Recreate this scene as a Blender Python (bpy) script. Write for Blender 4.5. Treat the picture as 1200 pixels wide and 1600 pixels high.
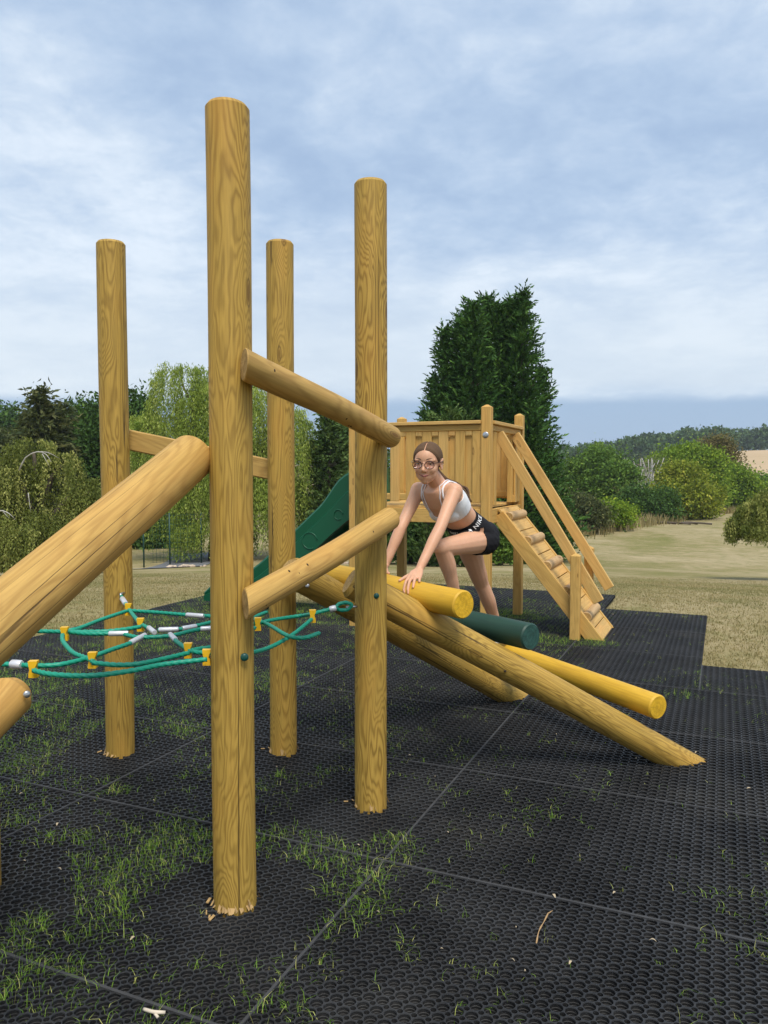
import bpy, bmesh, math, random
import numpy as np
from mathutils import Vector, Matrix, Quaternion
from mathutils.bvhtree import BVHTree

for o in list(bpy.data.objects):
    bpy.data.objects.remove(o)
random.seed(7)
RNG = np.random.default_rng(7)
S = bpy.context.scene
COL = S.collection
R = math.radians

# ------------------------------------------------------------------ camera
FPX = 1220.0                      # focal length in pixels of a 1200x1600 frame
PITCH = math.atan(65 / FPX)
EYE = 1.5
cam_d = bpy.data.cameras.new('camera')
cam = bpy.data.objects.new('camera', cam_d)
COL.objects.link(cam)
cam.location = (0, 0, EYE)
cam.rotation_euler = (math.pi / 2 - PITCH, 0, 0)
cam_d.sensor_fit = 'HORIZONTAL'
cam_d.sensor_width = 36
cam_d.lens = 36 * FPX / 1200
cam_d.clip_start = 0.05
cam_d.clip_end = 6000
S.camera = cam
S.render.resolution_x, S.render.resolution_y = 768, 1024

# ------------------------------------------------------------------ light
SUN_EL, SUN_AZ = 60, 165          # azimuth clockwise from +Y (the viewing direction)
sun_d = bpy.data.lights.new('sun', 'SUN')
sun_d.energy = 1.5
sun_d.angle = R(24)
sun_d.color = (1.0, 0.94, 0.85)
sun = bpy.data.objects.new('sun', sun_d)
COL.objects.link(sun)
_sd = Vector((math.sin(R(SUN_AZ)) * math.cos(R(SUN_EL)), math.cos(R(SUN_AZ)) * math.cos(R(SUN_EL)), math.sin(R(SUN_EL))))
sun.rotation_euler = _sd.to_track_quat('Z', 'Y').to_euler()
sun.location = _sd * 50

S.view_settings.view_transform = 'Standard'
S.view_settings.look = 'None'
S.view_settings.exposure = 1.25
S.view_settings.gamma = 1.0
S.view_settings.use_curve_mapping = False
S.cycles.max_bounces = 6
S.cycles.diffuse_bounces = 3
S.cycles.transparent_max_bounces = 12
S.cycles.use_denoising = True


class NT:
    """small helper for node trees"""
    def __init__(s, tree):
        s.t = tree
        s.n = tree.nodes
        s.l = tree.links

    def add(s, typ, ins=None, **kw):
        nd = s.n.new(typ)
        for k, v in kw.items():
            setattr(nd, k, v)
        if ins:
            for k, v in ins.items():
                s.set(nd.inputs[k], v)
        return nd

    def set(s, sock, v):
        if isinstance(v, bpy.types.NodeSocket):
            s.l.new(v, sock)
        else:
            sock.default_value = v

    def math(s, op, a, b=None, c=None, clamp=False):
        nd = s.n.new('ShaderNodeMath')
        nd.operation = op
        nd.use_clamp = clamp
        s.set(nd.inputs[0], a)
        if b is not None:
            s.set(nd.inputs[1], b)
        if c is not None:
            s.set(nd.inputs[2], c)
        return nd.outputs[0]

    def vmath(s, op, a, b=None):
        nd = s.n.new('ShaderNodeVectorMath')
        nd.operation = op
        s.set(nd.inputs[0], a)
        if b is not None:
            s.set(nd.inputs[1], b)
        return nd.outputs[0]

    def mix(s, fac, a, b, blend='MIX'):
        nd = s.n.new('ShaderNodeMix')
        nd.data_type = 'RGBA'
        nd.blend_type = blend
        s.set(nd.inputs[0], fac)
        s.set(nd.inputs[6], a)
        s.set(nd.inputs[7], b)
        return nd.outputs[2]

    def noise(s, vec, scale, detail=3, rough=0.5, dist=0.0, w=None):
        nd = s.n.new('ShaderNodeTexNoise')
        s.set(nd.inputs['Vector'], vec)
        nd.inputs['Scale'].default_value = scale
        nd.inputs['Detail'].default_value = detail
        nd.inputs['Roughness'].default_value = rough
        nd.inputs['Distortion'].default_value = dist
        return nd.outputs['Fac']

    def ramp(s, fac, stops, interp='LINEAR'):
        nd = s.n.new('ShaderNodeValToRGB')
        s.set(nd.inputs[0], fac)
        cr = nd.color_ramp
        cr.interpolation = interp
        while len(cr.elements) < len(stops):
            cr.elements.new(0.5)
        for e, (p, c) in zip(cr.elements, stops):
            e.position = p
            e.color = (c, c, c, 1) if isinstance(c, (int, float)) else (*c[:3], 1)
        return nd.outputs[0]

    def range(s, v, a, b, c=0.0, d=1.0, smooth=True):
        nd = s.n.new('ShaderNodeMapRange')
        nd.interpolation_type = 'SMOOTHSTEP' if smooth else 'LINEAR'
        s.set(nd.inputs[0], v)
        for i, x in enumerate((a, b, c, d)):
            nd.inputs[i + 1].default_value = x
        return nd.outputs[0]


def C4(c):
    return (c[0], c[1], c[2], 1.0)


# ------------------------------------------------------------------ sky
W = bpy.data.worlds.new('World')
S.world = W
W.use_nodes = True
nt = NT(W.node_tree)
nt.n.clear()
out = nt.add('ShaderNodeOutputWorld')
tc = nt.add('ShaderNodeTexCoord')
dirv = tc.outputs['Generated']
sky = nt.add('ShaderNodeTexSky', sky_type='NISHITA', sun_disc=False)
sky.sun_elevation = R(SUN_EL)
sky.sun_rotation = R(SUN_AZ)
sky.air_density = 1.2
sky.dust_density = 1.5
bg1 = nt.add('ShaderNodeBackground', {'Color': sky.outputs[0], 'Strength': 0.09})
sep = nt.add('ShaderNodeSeparateXYZ', {0: dirv})
dz = nt.math('MAXIMUM', sep.outputs[2], 0.0)
den = nt.math('ADD', dz, 0.19)
px = nt.math('DIVIDE', sep.outputs[0], den)
py = nt.math('DIVIDE', sep.outputs[1], den)
comb = nt.add('ShaderNodeCombineXYZ', {0: px, 1: py, 2: 0.0})
cv = nt.vmath('ADD', comb.outputs[0], (3.3, 1.7, 0.4))
big = nt.noise(cv, 0.8, 3, 0.5, 0.3)
mid = nt.noise(cv, 2.4, 7, 0.6, 0.25)
fine = nt.noise(cv, 8.5, 6, 0.62, 0.3)
den_ = nt.math('ADD', nt.math('MULTIPLY', big, 0.85), nt.math('ADD', nt.math('MULTIPLY', mid, 0.62), nt.math('MULTIPLY', fine, 0.34)))
lum = nt.range(den_, 0.63, 1.14)
cloud = nt.ramp(lum, [(0.0, (0.165, 0.222, 0.312)), (0.28, (0.200, 0.258, 0.342)), (0.52, (0.236, 0.290, 0.366)),
                      (0.75, (0.282, 0.330, 0.392)), (1.0, (0.350, 0.388, 0.435))])
# thin pale veil low over the horizon, and the clear blue-grey strip under it
wob = nt.math('MULTIPLY', nt.math('SUBTRACT', nt.noise(dirv, 3.0, 4, 0.5), 0.5), 0.05)
ew = nt.math('ADD', dz, wob)
veil = nt.math('MULTIPLY', nt.range(ew, 0.075, 0.11), nt.range(ew, 0.30, 0.13))
c2 = nt.mix(nt.math('MULTIPLY', veil, 0.7), cloud, C4((0.325, 0.360, 0.396)))
ew2 = nt.math('ADD', dz, nt.math('MULTIPLY', wob, 0.35))
c3 = nt.mix(nt.range(ew2, 0.094, 0.078), c2, C4((0.155, 0.215, 0.302)))
bg2 = nt.add('ShaderNodeBackground', {'Color': c3, 'Strength': 1.0})
msh = nt.add('ShaderNodeMixShader', {0: 0.94, 1: bg1.outputs[0], 2: bg2.outputs[0]})
nt.l.new(msh.outputs[0], out.inputs[0])

# ------------------------------------------------------------------ helpers
CP, SP = math.cos(PITCH), math.sin(PITCH)


def at(u, v, Y):
    """world point at depth Y for a photograph pixel"""
    a, b = (u - 600) / FPX, (800 - v) / FPX
    x, y, z = a, CP + b * SP, b * CP - SP
    k = Y / y
    return Vector((x * k, Y, EYE + z * k))


def gp(u, v, z=0.0):
    """world point on the level z for a photograph pixel"""
    a, b = (u - 600) / FPX, (800 - v) / FPX
    x, y, zz = a, CP + b * SP, b * CP - SP
    k = (z - EYE) / zz
    return Vector((x * k, y * k, z))


WM = {}


def link(o, parent=None, M=None):
    COL.objects.link(o)
    M = M or Matrix.Identity(4)
    WM[o.name] = M.copy()
    if parent is not None:
        o.parent = parent
        o.matrix_basis = WM[parent.name].inverted() @ M
    else:
        o.matrix_basis = M
    return o


def tag(o, label=None, cat=None, group=None, kind=None):
    if label:
        o['label'] = label
    if cat:
        o['category'] = cat
    if group:
        o['group'] = group
    if kind:
        o['kind'] = kind
    return o


def thing(name, loc, label, cat, group=None, rz=0.0):
    o = bpy.data.objects.new(name, None)
    o.empty_display_size = 0.2
    link(o, None, Matrix.Translation(Vector(loc)) @ Matrix.Rotation(rz, 4, 'Z'))
    return tag(o, label, cat, group)


def mesh_obj(name, me, mats, parent=None, M=None, smooth=True):
    for m in (mats if isinstance(mats, (list, tuple)) else [mats]):
        me.materials.append(m)
    if smooth:
        me.polygons.foreach_set('use_smooth', np.ones(len(me.polygons), dtype=bool))
    me.name = name
    o = bpy.data.objects.new(name, me)
    return link(o, parent, M)


class MB:
    def __init__(s):
        s.v, s.f, s.m = [], [], []

    def add(s, vs, fs, m=0):
        b = len(s.v)
        s.v.extend([tuple(p) for p in vs])
        for f in fs:
            s.f.append(tuple(i + b for i in f))
            s.m.append(m)

    def box(s, c, h, M=None, m=0, bev=0.0):
        """box with chamfered edges along every side (centre c, half sizes h)"""
        hx, hy, hz = h
        if bev <= 0:
            vs = [Vector((sx * hx, sy * hy, sz * hz)) for sz in (-1, 1) for sy in (-1, 1) for sx in (-1, 1)]
            fs = [(0, 2, 3, 1), (4, 5, 7, 6), (0, 1, 5, 4), (2, 6, 7, 3), (0, 4, 6, 2), (1, 3, 7, 5)]
        else:
            bm = bmesh.new()
            bmesh.ops.create_cube(bm, size=2)
            for v in bm.verts:
                v.co = Vector((v.co.x * hx, v.co.y * hy, v.co.z * hz))
            bmesh.ops.bevel(bm, geom=bm.edges[:], offset=bev, segments=1, affect='EDGES')
            bm.verts.index_update()
            vs = [v.co.copy() for v in bm.verts]
            fs = [tuple(v.index for v in f.verts) for f in bm.faces]
            bm.free()
        c = Vector(c)
        vs = [(M @ v if M else v) + c for v in vs]
        s.add(vs, fs, m)

    def tube(s, pts, rad, sides=10, caps=True, m=0, up=None, flat=None, capm=None):
        pts = [Vector(p) for p in pts]
        n = len(pts)
        if not isinstance(rad, (list, tuple, np.ndarray)):
            rad = [rad] * n
        vs, fs = [], []
        prev = None
        for i, p in enumerate(pts):
            t = (pts[min(i + 1, n - 1)] - pts[max(i - 1, 0)])
            t = t.normalized() if t.length > 1e-9 else Vector((0, 0, 1))
            if up is not None:
                a = Vector(up)
            elif prev is not None:
                a = prev
            else:
                a = Vector((0, 0, 1)) if abs(t.z) < 0.9 else Vector((1, 0, 0))
            a = (a - t * a.dot(t)).normalized()
            prev = a
            b = t.cross(a)
            r = rad[i]
            ra, rb = r if isinstance(r, (tuple, list)) else (r, r)
            for k in range(sides):
                th = 2 * math.pi * k / sides
                vs.append(p + a * (ra * math.cos(th)) + b * (rb * math.sin(th)))
        for i in range(n - 1):
            for k in range(sides):
                k2 = (k + 1) % sides
                fs.append((i * sides + k, i * sides + k2, (i + 1) * sides + k2, (i + 1) * sides + k))
        s.add(vs, fs, m)
        if caps:
            b = len(s.v) - len(vs)
            s.f.append(tuple(b + k for k in reversed(range(sides))))
            s.m.append(capm if capm is not None else m)
            s.f.append(tuple(b + (n - 1) * sides + k for k in range(sides)))
            s.m.append(capm if capm is not None else m)

    def ball(s, c, r, M=None, nu=14, nv=9, m=0):
        r = r if isinstance(r, (tuple, list)) else (r, r, r)
        vs, fs = [], []
        c = Vector(c)
        for j in range(nv + 1):
            ph = math.pi * j / nv
            for i in range(nu):
                th = 2 * math.pi * i / nu
                p = Vector((r[0] * math.sin(ph) * math.cos(th), r[1] * math.sin(ph) * math.sin(th), r[2] * math.cos(ph)))
                vs.append(c + (M @ p if M else p))
        for j in range(nv):
            for i in range(nu):
                i2 = (i + 1) % nu
                fs.append((j * nu + i, (j + 1) * nu + i, (j + 1) * nu + i2, j * nu + i2))
        s.add(vs, fs, m)

    def mesh(s, name='m'):
        me = bpy.data.meshes.new(name)
        me.from_pydata(s.v, [], s.f)
        if any(s.m):
            me.polygons.foreach_set('material_index', s.m)
        me.validate(clean_customdata=False)
        me.update()
        return me

    def build(s, name, mats, parent=None, M=None, smooth=True):
        """vertices are in the local space of M (world space if M is None)"""
        return mesh_obj(name, s.mesh(name), mats, parent, M, smooth)

    def build_at(s, name, mats, parent, M, smooth=True):
        """vertices were given in world space: move them into the local space of M"""
        Mi = M.inverted()
        s.v = [tuple(Mi @ Vector(p)) for p in s.v]
        return s.build(name, mats, parent, M, smooth)


def auto_sharp(o, ang=40):
    me = o.data
    bm = bmesh.new()
    bm.from_mesh(me)
    for e in bm.edges:
        if len(e.link_faces) == 2 and e.calc_face_angle(0) > R(ang):
            e.smooth = False
    bm.to_mesh(me)
    bm.free()
    return o


def spline(pts, step=0.02):
    """Catmull-Rom through points"""
    P = [Vector(p) for p in pts]
    P = [P[0] * 2 - P[1]] + P + [P[-1] * 2 - P[-2]]
    out_ = []
    for i in range(1, len(P) - 2):
        n = max(2, int((P[i + 1] - P[i]).length / step))
        for k in range(n):
            t = k / n
            a, b, c, d = P[i - 1], P[i], P[i + 1], P[i + 2]
            out_.append(0.5 * ((2 * b) + (c - a) * t + (2 * a - 5 * b + 4 * c - d) * t * t + (3 * b - a - 3 * c + d) * t ** 3))
    out_.append(P[-2])
    return out_


class VNoise:
    """value noise on a 2-D lattice, numpy"""
    def __init__(s, seed, n=128):
        s.n = n
        s.g = np.random.default_rng(seed).random((n, n))

    def __call__(s, x, y, scale=1.0, octaves=3):
        tot, amp, norm = 0, 1.0, 0
        for o in range(octaves):
            X, Y = np.asarray(x) * scale, np.asarray(y) * scale
            xi, yi = np.floor(X).astype(int), np.floor(Y).astype(int)
            fx, fy = X - xi, Y - yi
            fx, fy = fx * fx * (3 - 2 * fx), fy * fy * (3 - 2 * fy)
            g, n = s.g, s.n
            a, b = g[xi % n, yi % n], g[(xi + 1) % n, yi % n]
            c, d = g[xi % n, (yi + 1) % n], g[(xi + 1) % n, (yi + 1) % n]
            tot = tot + amp * ((a * (1 - fx) + b * fx) * (1 - fy) + (c * (1 - fx) + d * fx) * fy)
            norm += amp
            amp *= 0.5
            scale *= 2.03
        return tot / norm


def np_mesh(name, V, F, tint=None, flat=True):
    """V (n,3), F (m,k) arrays -> mesh"""
    me = bpy.data.meshes.new(name)
    V = np.ascontiguousarray(V, dtype=np.float32)
    F = np.ascontiguousarray(F, dtype=np.int32)
    me.vertices.add(len(V))
    me.vertices.foreach_set('co', V.ravel())
    k = F.shape[1]
    me.loops.add(F.size)
    me.loops.foreach_set('vertex_index', F.ravel())
    me.polygons.add(len(F))
    me.polygons.foreach_set('loop_start', np.arange(0, F.size, k, dtype=np.int32))
    me.update(calc_edges=True)
    if tint is not None:
        a = me.attributes.new('tint', 'FLOAT', 'POINT')
        a.data.foreach_set('value', np.ascontiguousarray(tint, dtype=np.float32))
    return me


# ------------------------------------------------------------------ materials
def new_mat(name):
    m = bpy.data.materials.new(name)
    m.use_nodes = True
    t = NT(m.node_tree)
    t.n.clear()
    o = t.add('ShaderNodeOutputMaterial')
    return m, t, o


def simple(name, col, rough=0.6, metal=0.0, var=0.12, vscale=8.0, bump=0.0, bscale=60.0, spec=0.5):
    m, t, o = new_mat(name)
    c = t.add('ShaderNodeTexCoord').outputs['Object']
    n = t.noise(c, vscale, 4, 0.6)
    dark = tuple(x * (1 - var) for x in col)
    lite = tuple(min(1, x * (1 + var)) for x in col)
    cc = t.mix(n, C4(dark), C4(lite))
    b = t.add('ShaderNodeBsdfPrincipled', {'Base Color': cc, 'Roughness': rough, 'Metallic': metal, 'Specular IOR Level': spec})
    if bump > 0:
        h = t.noise(c, bscale, 4, 0.6)
        bp = t.add('ShaderNodeBump', {'Height': h, 'Strength': bump, 'Distance': 0.004})
        t.l.new(bp.outputs[0], b.inputs['Normal'])
    t.l.new(b.outputs[0], o.inputs[0])
    return m


def wood(name, light, dark, ring=46.0, contrast=0.7, zs=0.75, xs=6.0, cracks=True, rough=0.62, knots=True, warm=None):
    """round or sawn timber; the grain runs along local Z"""
    m, t, o = new_mat(name)
    c = t.add('ShaderNodeTexCoord').outputs['Object']
    rnd = t.add('ShaderNodeObjectInfo').outputs['Random']
    off = t.add('ShaderNodeCombineXYZ', {0: t.math('MULTIPLY', rnd, 17.0), 1: t.math('MULTIPLY', rnd, 41.0), 2: t.math('MULTIPLY', rnd, 63.0)}).outputs[0]
    p = t.vmath('ADD', c, off)
    ps = t.vmath('MULTIPLY', p, (xs, xs, zs))
    h = t.noise(ps, 1.0, 3.2, 0.40, 0.6)
    h = t.math('ADD', h, t.math('MULTIPLY', t.math('SUBTRACT', t.noise(t.vmath('MULTIPLY', p, (26, 26, 7)), 1.0, 2), 0.5), 0.035))
    kn = None
    if knots:
        vor = t.add('ShaderNodeTexVoronoi', {'Vector': t.vmath('MULTIPLY', p, (7.5, 7.5, 2.1)), 'Scale': 1.0, 'Randomness': 0.95})
        dk = vor.outputs['Distance']
        halo = t.math('MULTIPLY', t.range(dk, 0.5, 0.0), 0.24)
        h = t.math('ADD', h, halo)
        kn = t.range(dk, 0.105, 0.06)
    wv = t.math('SINE', t.math('MULTIPLY', h, ring * 2))
    wv = t.math('ADD', t.math('MULTIPLY', wv, 0.5), 0.5)
    g = t.math('POWER', wv, 1.7)
    sp = t.noise(t.vmath('MULTIPLY', p, (1.2, 1.2, 0.8)), 1.6, 3, 0.55)
    gm = t.math('MULTIPLY', g, t.range(sp, 0.25, 0.75, contrast * 0.45, contrast))
    col = t.mix(gm, C4(light), C4(dark))
    fib = t.noise(t.vmath('MULTIPLY', p, (150, 150, 5)), 1.0, 3, 0.6)
    col = t.mix(t.range(fib, 0.3, 0.75, 0.0, 0.30), col, C4(tuple(x * 0.6 for x in dark)))
    # weathering: broad olive and orange patches
    w = t.noise(t.vmath('MULTIPLY', p, (5, 5, 1.3)), 1.0, 3, 0.6)
    wc = warm or (light[0] * 1.1, light[1] * 0.92, light[2] * 0.8)
    col = t.mix(t.range(w, 0.45, 0.75, 0, 0.55), col, C4(wc))
    w2 = t.noise(t.vmath('MULTIPLY', p, (4, 4, 0.9)), 1.3, 3, 0.6)
    col = t.mix(t.range(w2, 0.55, 0.8, 0, 0.45), col, C4((light[0] * 0.62, light[1] * 0.66, light[2] * 0.7)))
    hgt = t.math('MULTIPLY', gm, -0.25)
    if kn is not None:
        col = t.mix(t.math('MULTIPLY', kn, 0.75), col, C4((dark[0] * 0.62, dark[1] * 0.5, dark[2] * 0.5)))
        ring2 = t.math('MULTIPLY', t.range(dk, 0.12, 0.105), t.range(dk, 0.085, 0.1))
        col = t.mix(t.math('MULTIPLY', ring2, 0.6), col, C4((dark[0] * 0.35, dark[1] * 0.3, dark[2] * 0.3)))
    if cracks:
        cn = t.noise(t.vmath('MULTIPLY', p, (27, 27, 0.20)), 1.0, 0.0, 0.3, 0.0)
        cn = t.math('ADD', cn, t.math('MULTIPLY', t.math('SUBTRACT', t.noise(t.vmath('MULTIPLY', p, (30, 30, 9)), 1.0, 2), 0.5), 0.016))
        ab = t.math('ABSOLUTE', t.math('SUBTRACT', cn, 0.5))
        line = t.range(ab, 0.012, 0.004)
        gate = t.range(t.noise(t.vmath('MULTIPLY', p, (4, 4, 0.8)), 1.0, 1), 0.47, 0.54)
        cr = t.math('MULTIPLY', line, gate)
        col = t.mix(t.math('MULTIPLY', cr, 0.78), col, C4((0.03, 0.016, 0.006)))
        hgt = t.math('SUBTRACT', hgt, t.math('MULTIPLY', cr, 1.6))
    hgt = t.math('ADD', hgt, t.math('MULTIPLY', fib, 0.25))
    bp = t.add('ShaderNodeBump', {'Height': hgt, 'Strength': 0.35, 'Distance': 0.004})
    b = t.add('ShaderNodeBsdfPrincipled', {'Base Color': col, 'Roughness': rough, 'Specular IOR Level': 0.35, 'Normal': bp.outputs[0]})
    t.l.new(b.outputs[0], o.inputs[0])
    return m


def endgrain(name, light, dark, freq=330.0):
    m, t, o = new_mat(name)
    c = t.add('ShaderNodeTexCoord').outputs['Object']
    rnd = t.add('ShaderNodeObjectInfo').outputs['Random']
    sep_ = t.add('ShaderNodeSeparateXYZ', {0: c})
    wobx = t.math('MULTIPLY', t.math('SUBTRACT', t.noise(c, 22, 2), 0.5), 0.016)
    x = t.math('ADD', sep_.outputs[0], t.math('ADD', wobx, 0.012))
    y = t.math('ADD', sep_.outputs[1], wobx)
    r = t.math('SQRT', t.math('ADD', t.math('MULTIPLY', x, x), t.math('MULTIPLY', y, y)))
    w = t.math('ADD', t.math('MULTIPLY', t.math('SINE', t.math('MULTIPLY', r, freq)), 0.5), 0.5)
    ang = t.math('ARCTAN2', y, x)
    ray = t.noise(t.add('ShaderNodeCombineXYZ', {0: t.math('MULTIPLY', ang, 6.0), 1: t.math('MULTIPLY', rnd, 20.0), 2: 0.0}).outputs[0], 1.5, 2)
    ck = t.range(t.math('ABSOLUTE', t.math('SUBTRACT', ray, 0.5)), 0.02, 0.004)
    n = t.noise(c, 30, 4)
    col = t.mix(t.math('MULTIPLY', w, 0.5), C4(light), C4(dark))
    col = t.mix(t.range(n, 0.4, 0.7, 0, 0.45), col, C4(tuple(q * 0.7 for q in dark)))
    col = t.mix(t.math('MULTIPLY', ck, 0.55), col, C4(tuple(q * 0.25 for q in dark)))
    bp = t.add('ShaderNodeBump', {'Height': t.math('SUBTRACT', n, t.math('ADD', t.math('MULTIPLY', w, 0.3), ck)), 'Strength': 0.4, 'Distance': 0.003})
    b = t.add('ShaderNodeBsdfPrincipled', {'Base Color': col, 'Roughness': 0.75, 'Specular IOR Level': 0.25, 'Normal': bp.outputs[0]})
    t.l.new(b.outputs[0], o.inputs[0])
    return m


def foliage(name, c1, c2, c3=None, trans=0.28, rough=0.6):
    m, t, o = new_mat(name)
    a = t.add('ShaderNodeAttribute', attribute_name='tint').outputs['Fac']
    stops = [(0.0, c1), (1.0, c2)] if c3 is None else [(0.0, c1), (0.6, c2), (1.0, c3)]
    col = t.ramp(a, stops)
    b = t.add('ShaderNodeBsdfPrincipled', {'Base Color': col, 'Roughness': rough, 'Specular IOR Level': 0.12})
    tr = t.add('ShaderNodeBsdfTranslucent', {'Color': t.mix(0.35, col, C4((0.25, 0.30, 0.04)))})
    mx = t.add('ShaderNodeMixShader', {0: trans, 1: b.outputs[0], 2: tr.outputs[0]})
    t.l.new(mx.outputs[0], o.inputs[0])
    return m


LOG_L, LOG_D = (0.495, 0.312, 0.062), (0.215, 0.123, 0.019)
M_LOG = wood('log_wood', LOG_L, LOG_D, ring=86, contrast=0.92, xs=7.5, zs=0.95)
M_LOG2 = wood('pale_log_wood', (0.56, 0.345, 0.095), (0.30, 0.155, 0.034), ring=42, contrast=0.55, xs=5, zs=0.6, warm=(0.56, 0.29, 0.07))
M_LOG3 = wood('weathered_log_wood', (0.50, 0.320, 0.092), (0.27, 0.150, 0.036), ring=60, contrast=0.6)
M_END = endgrain('log_end_grain', (0.50, 0.33, 0.13), (0.30, 0.17, 0.05))
M_PLANK = wood('sawn_plank_wood', (0.61, 0.375, 0.105), (0.37, 0.205, 0.048), ring=26, contrast=0.55, xs=9, zs=0.5, cracks=False, rough=0.65)
M_PLANK2 = wood('pale_plank_wood', (0.64, 0.405, 0.130), (0.40, 0.225, 0.062), ring=24, contrast=0.5, xs=9, zs=0.5, cracks=False, rough=0.65)
M_YEL = wood('yellow_painted_wood', (0.66, 0.385, 0.026), (0.46, 0.245, 0.015), ring=24, contrast=0.5, cracks=False, rough=0.55, knots=True, warm=(0.74, 0.45, 0.05))
M_YEND = endgrain('yellow_painted_end', (0.78, 0.47, 0.03), (0.62, 0.34, 0.018), 300)
M_GRN = wood('green_painted_wood', (0.022, 0.066, 0.047), (0.014, 0.042, 0.030), ring=20, contrast=0.6, cracks=False, rough=0.5, knots=False, warm=(0.03, 0.075, 0.056))
M_GEND = endgrain('green_painted_end', (0.032, 0.095, 0.078), (0.018, 0.055, 0.044), 300)
M_SPL = simple('splintered_wood', (0.42, 0.27, 0.11), 0.8, var=0.45, vscale=50)
M_ROPE = simple('green_rope', (0.006, 0.290, 0.185), 0.45, var=0.18, vscale=60)
M_CLIP = simple('yellow_plastic', (0.80, 0.46, 0.012), 0.4, var=0.06)
M_ALU = simple('aluminium', (0.70, 0.71, 0.73), 0.4, metal=0.4, var=0.1, vscale=40)
M_STEEL = simple('galvanised_steel', (0.5, 0.52, 0.54), 0.3, metal=0.9, var=0.15, vscale=60)
M_CAP = simple('green_plastic_cap', (0.006, 0.07, 0.055), 0.35, var=0.1)
M_SLIDE = simple('green_slide_plastic', (0.002, 0.085, 0.036), 0.42, var=0.08, vscale=3)
M_DARKHOLE = simple('nail_hole', (0.03, 0.018, 0.008), 0.9)

# ------------------------------------------------------------------ terrain
PR = np.array([0, 8.6, 10, 13, 20, 34, 46, 80, 110, 150, 250, 450, 600, 900, 1600])
PZ = np.array([-0.035, -0.035, -0.07, -0.34, -1.10, -2.55, -2.8, -2.8, -3.2, -4.0, -3.0, 0, 0.5, -10, -30])


def terr(X, Y):
    X, Y = np.asarray(X, float), np.asarray(Y, float)
    r = np.hypot(X, Y)
    az = np.degrees(np.arctan2(X, Y))
    z = np.interp(r, PR, PZ)
    k = np.clip((r - 170) / 270, 0, 1)
    k = k * k * (3 - 2 * k)
    dn = 1 - np.clip((r - 560) / 500, 0, 1)
    H = np.interp(az, [-180, -60, -26, -10, 8, 12.5, 17, 22, 26, 40, 60, 180], [0, 2, 10, 6, 0, 1.5, 5.5, 10.5, 11.5, 12, 2, 0])
    z = z + k * H * dn
    m = np.clip((r - 9) / 10, 0, 1)
    z = z + m * 0.10 * np.sin(X * 0.21 + 1.1) * np.cos(Y * 0.17) + np.clip((r - 60) / 100, 0, 1) * 0.8 * np.sin(X * 0.03) * np.cos(Y * 0.024 + 1)
    return z


def tz(x, y):
    return float(terr(x, y))


rr = np.concatenate([[0.0], np.geomspace(0.6, 9, 14), np.linspace(9.6, 30, 35), np.geomspace(31, 900, 84)])
na = 300
th = np.linspace(0, 2 * np.pi, na, endpoint=False)
RX = rr[1:, None] * np.sin(th)[None]
RY = rr[1:, None] * np.cos(th)[None]
V = np.concatenate([[[0, 0, -0.035]], np.stack([RX, RY, terr(RX, RY)], -1).reshape(-1, 3)])
i = np.arange(len(rr) - 2)[:, None] * na + 1
k = np.arange(na)[None]
k2 = (k + 1) % na
F = np.stack([i + k, i + na + k, i + na + k2, i + k2], -1).reshape(-1, 4)
m, t, o = new_mat('field_grass')
gpos = t.add('ShaderNodeTexCoord').outputs['Object']
sepg = t.add('ShaderNodeSeparateXYZ', {0: gpos})
n1 = t.noise(gpos, 0.11, 4, 0.55, 0.3)
n2 = t.noise(gpos, 0.42, 6, 0.62, 0.4)
n3 = t.noise(gpos, 9.0, 4, 0.7)
n4 = t.noise(gpos, 70.0, 2, 0.6)
n5 = t.noise(gpos, 1.7, 6, 0.68, 0.5)
f = t.math('ADD', t.math('MULTIPLY', n1, 0.55), t.math('MULTIPLY', n2, 0.45))
col = t.ramp(f, [(0.33, (0.140, 0.155, 0.036)), (0.42, (0.205, 0.190, 0.070)), (0.49, (0.30, 0.250, 0.125)), (0.60, (0.41, 0.335, 0.20))])
col = t.mix(t.range(n3, 0.35, 0.7, 0.0, 0.30), col, C4((0.22, 0.185, 0.085)))
col = t.mix(t.range(n4, 0.4, 0.8, 0.0, 0.5), col, C4((0.42, 0.33, 0.16)))
col = t.mix(t.range(n5, 0.46, 0.66, 0, 0.55), col, C4((0.17, 0.175, 0.055)))
col = t.mix(t.range(n5, 0.46, 0.30, 0, 0.5), col, C4((0.45, 0.36, 0.22)))
rad = t.math('SQRT', t.math('ADD', t.math('MULTIPLY', sepg.outputs[0], sepg.outputs[0]), t.math('MULTIPLY', sepg.outputs[1], sepg.outputs[1])))
fld = t.noise(gpos, 0.009, 2, 0.4, 0.2)
farc = t.ramp(fld, [(0.40, (0.17, 0.17, 0.07)), (0.47, (0.44, 0.325, 0.19)), (0.7, (0.50, 0.365, 0.22))])
stripe = t.noise(t.vmath('MULTIPLY', gpos, (0.02, 0.25, 0)), 1.0, 3)
farc = t.mix(t.range(stripe, 0.5, 0.7, 0, 0.4), farc, C4((0.33, 0.25, 0.13)))
col = t.mix(t.range(rad, 135, 160), col, farc)
bp = t.add('ShaderNodeBump', {'Height': t.math('ADD', n3, n4), 'Strength': 0.6, 'Distance': 0.03})
b = t.add('ShaderNodeBsdfPrincipled', {'Base Color': col, 'Roughness': 0.95, 'Specular IOR Level': 0.1, 'Normal': bp.outputs[0]})
t.l.new(b.outputs[0], o.inputs[0])
M_FIELD = m
ground = mesh_obj('ground', np_mesh('ground', V, F), M_FIELD)
tag(ground, 'dry mown parkland grass sloping away to a hedge and hills', 'ground', kind='structure')

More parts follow.
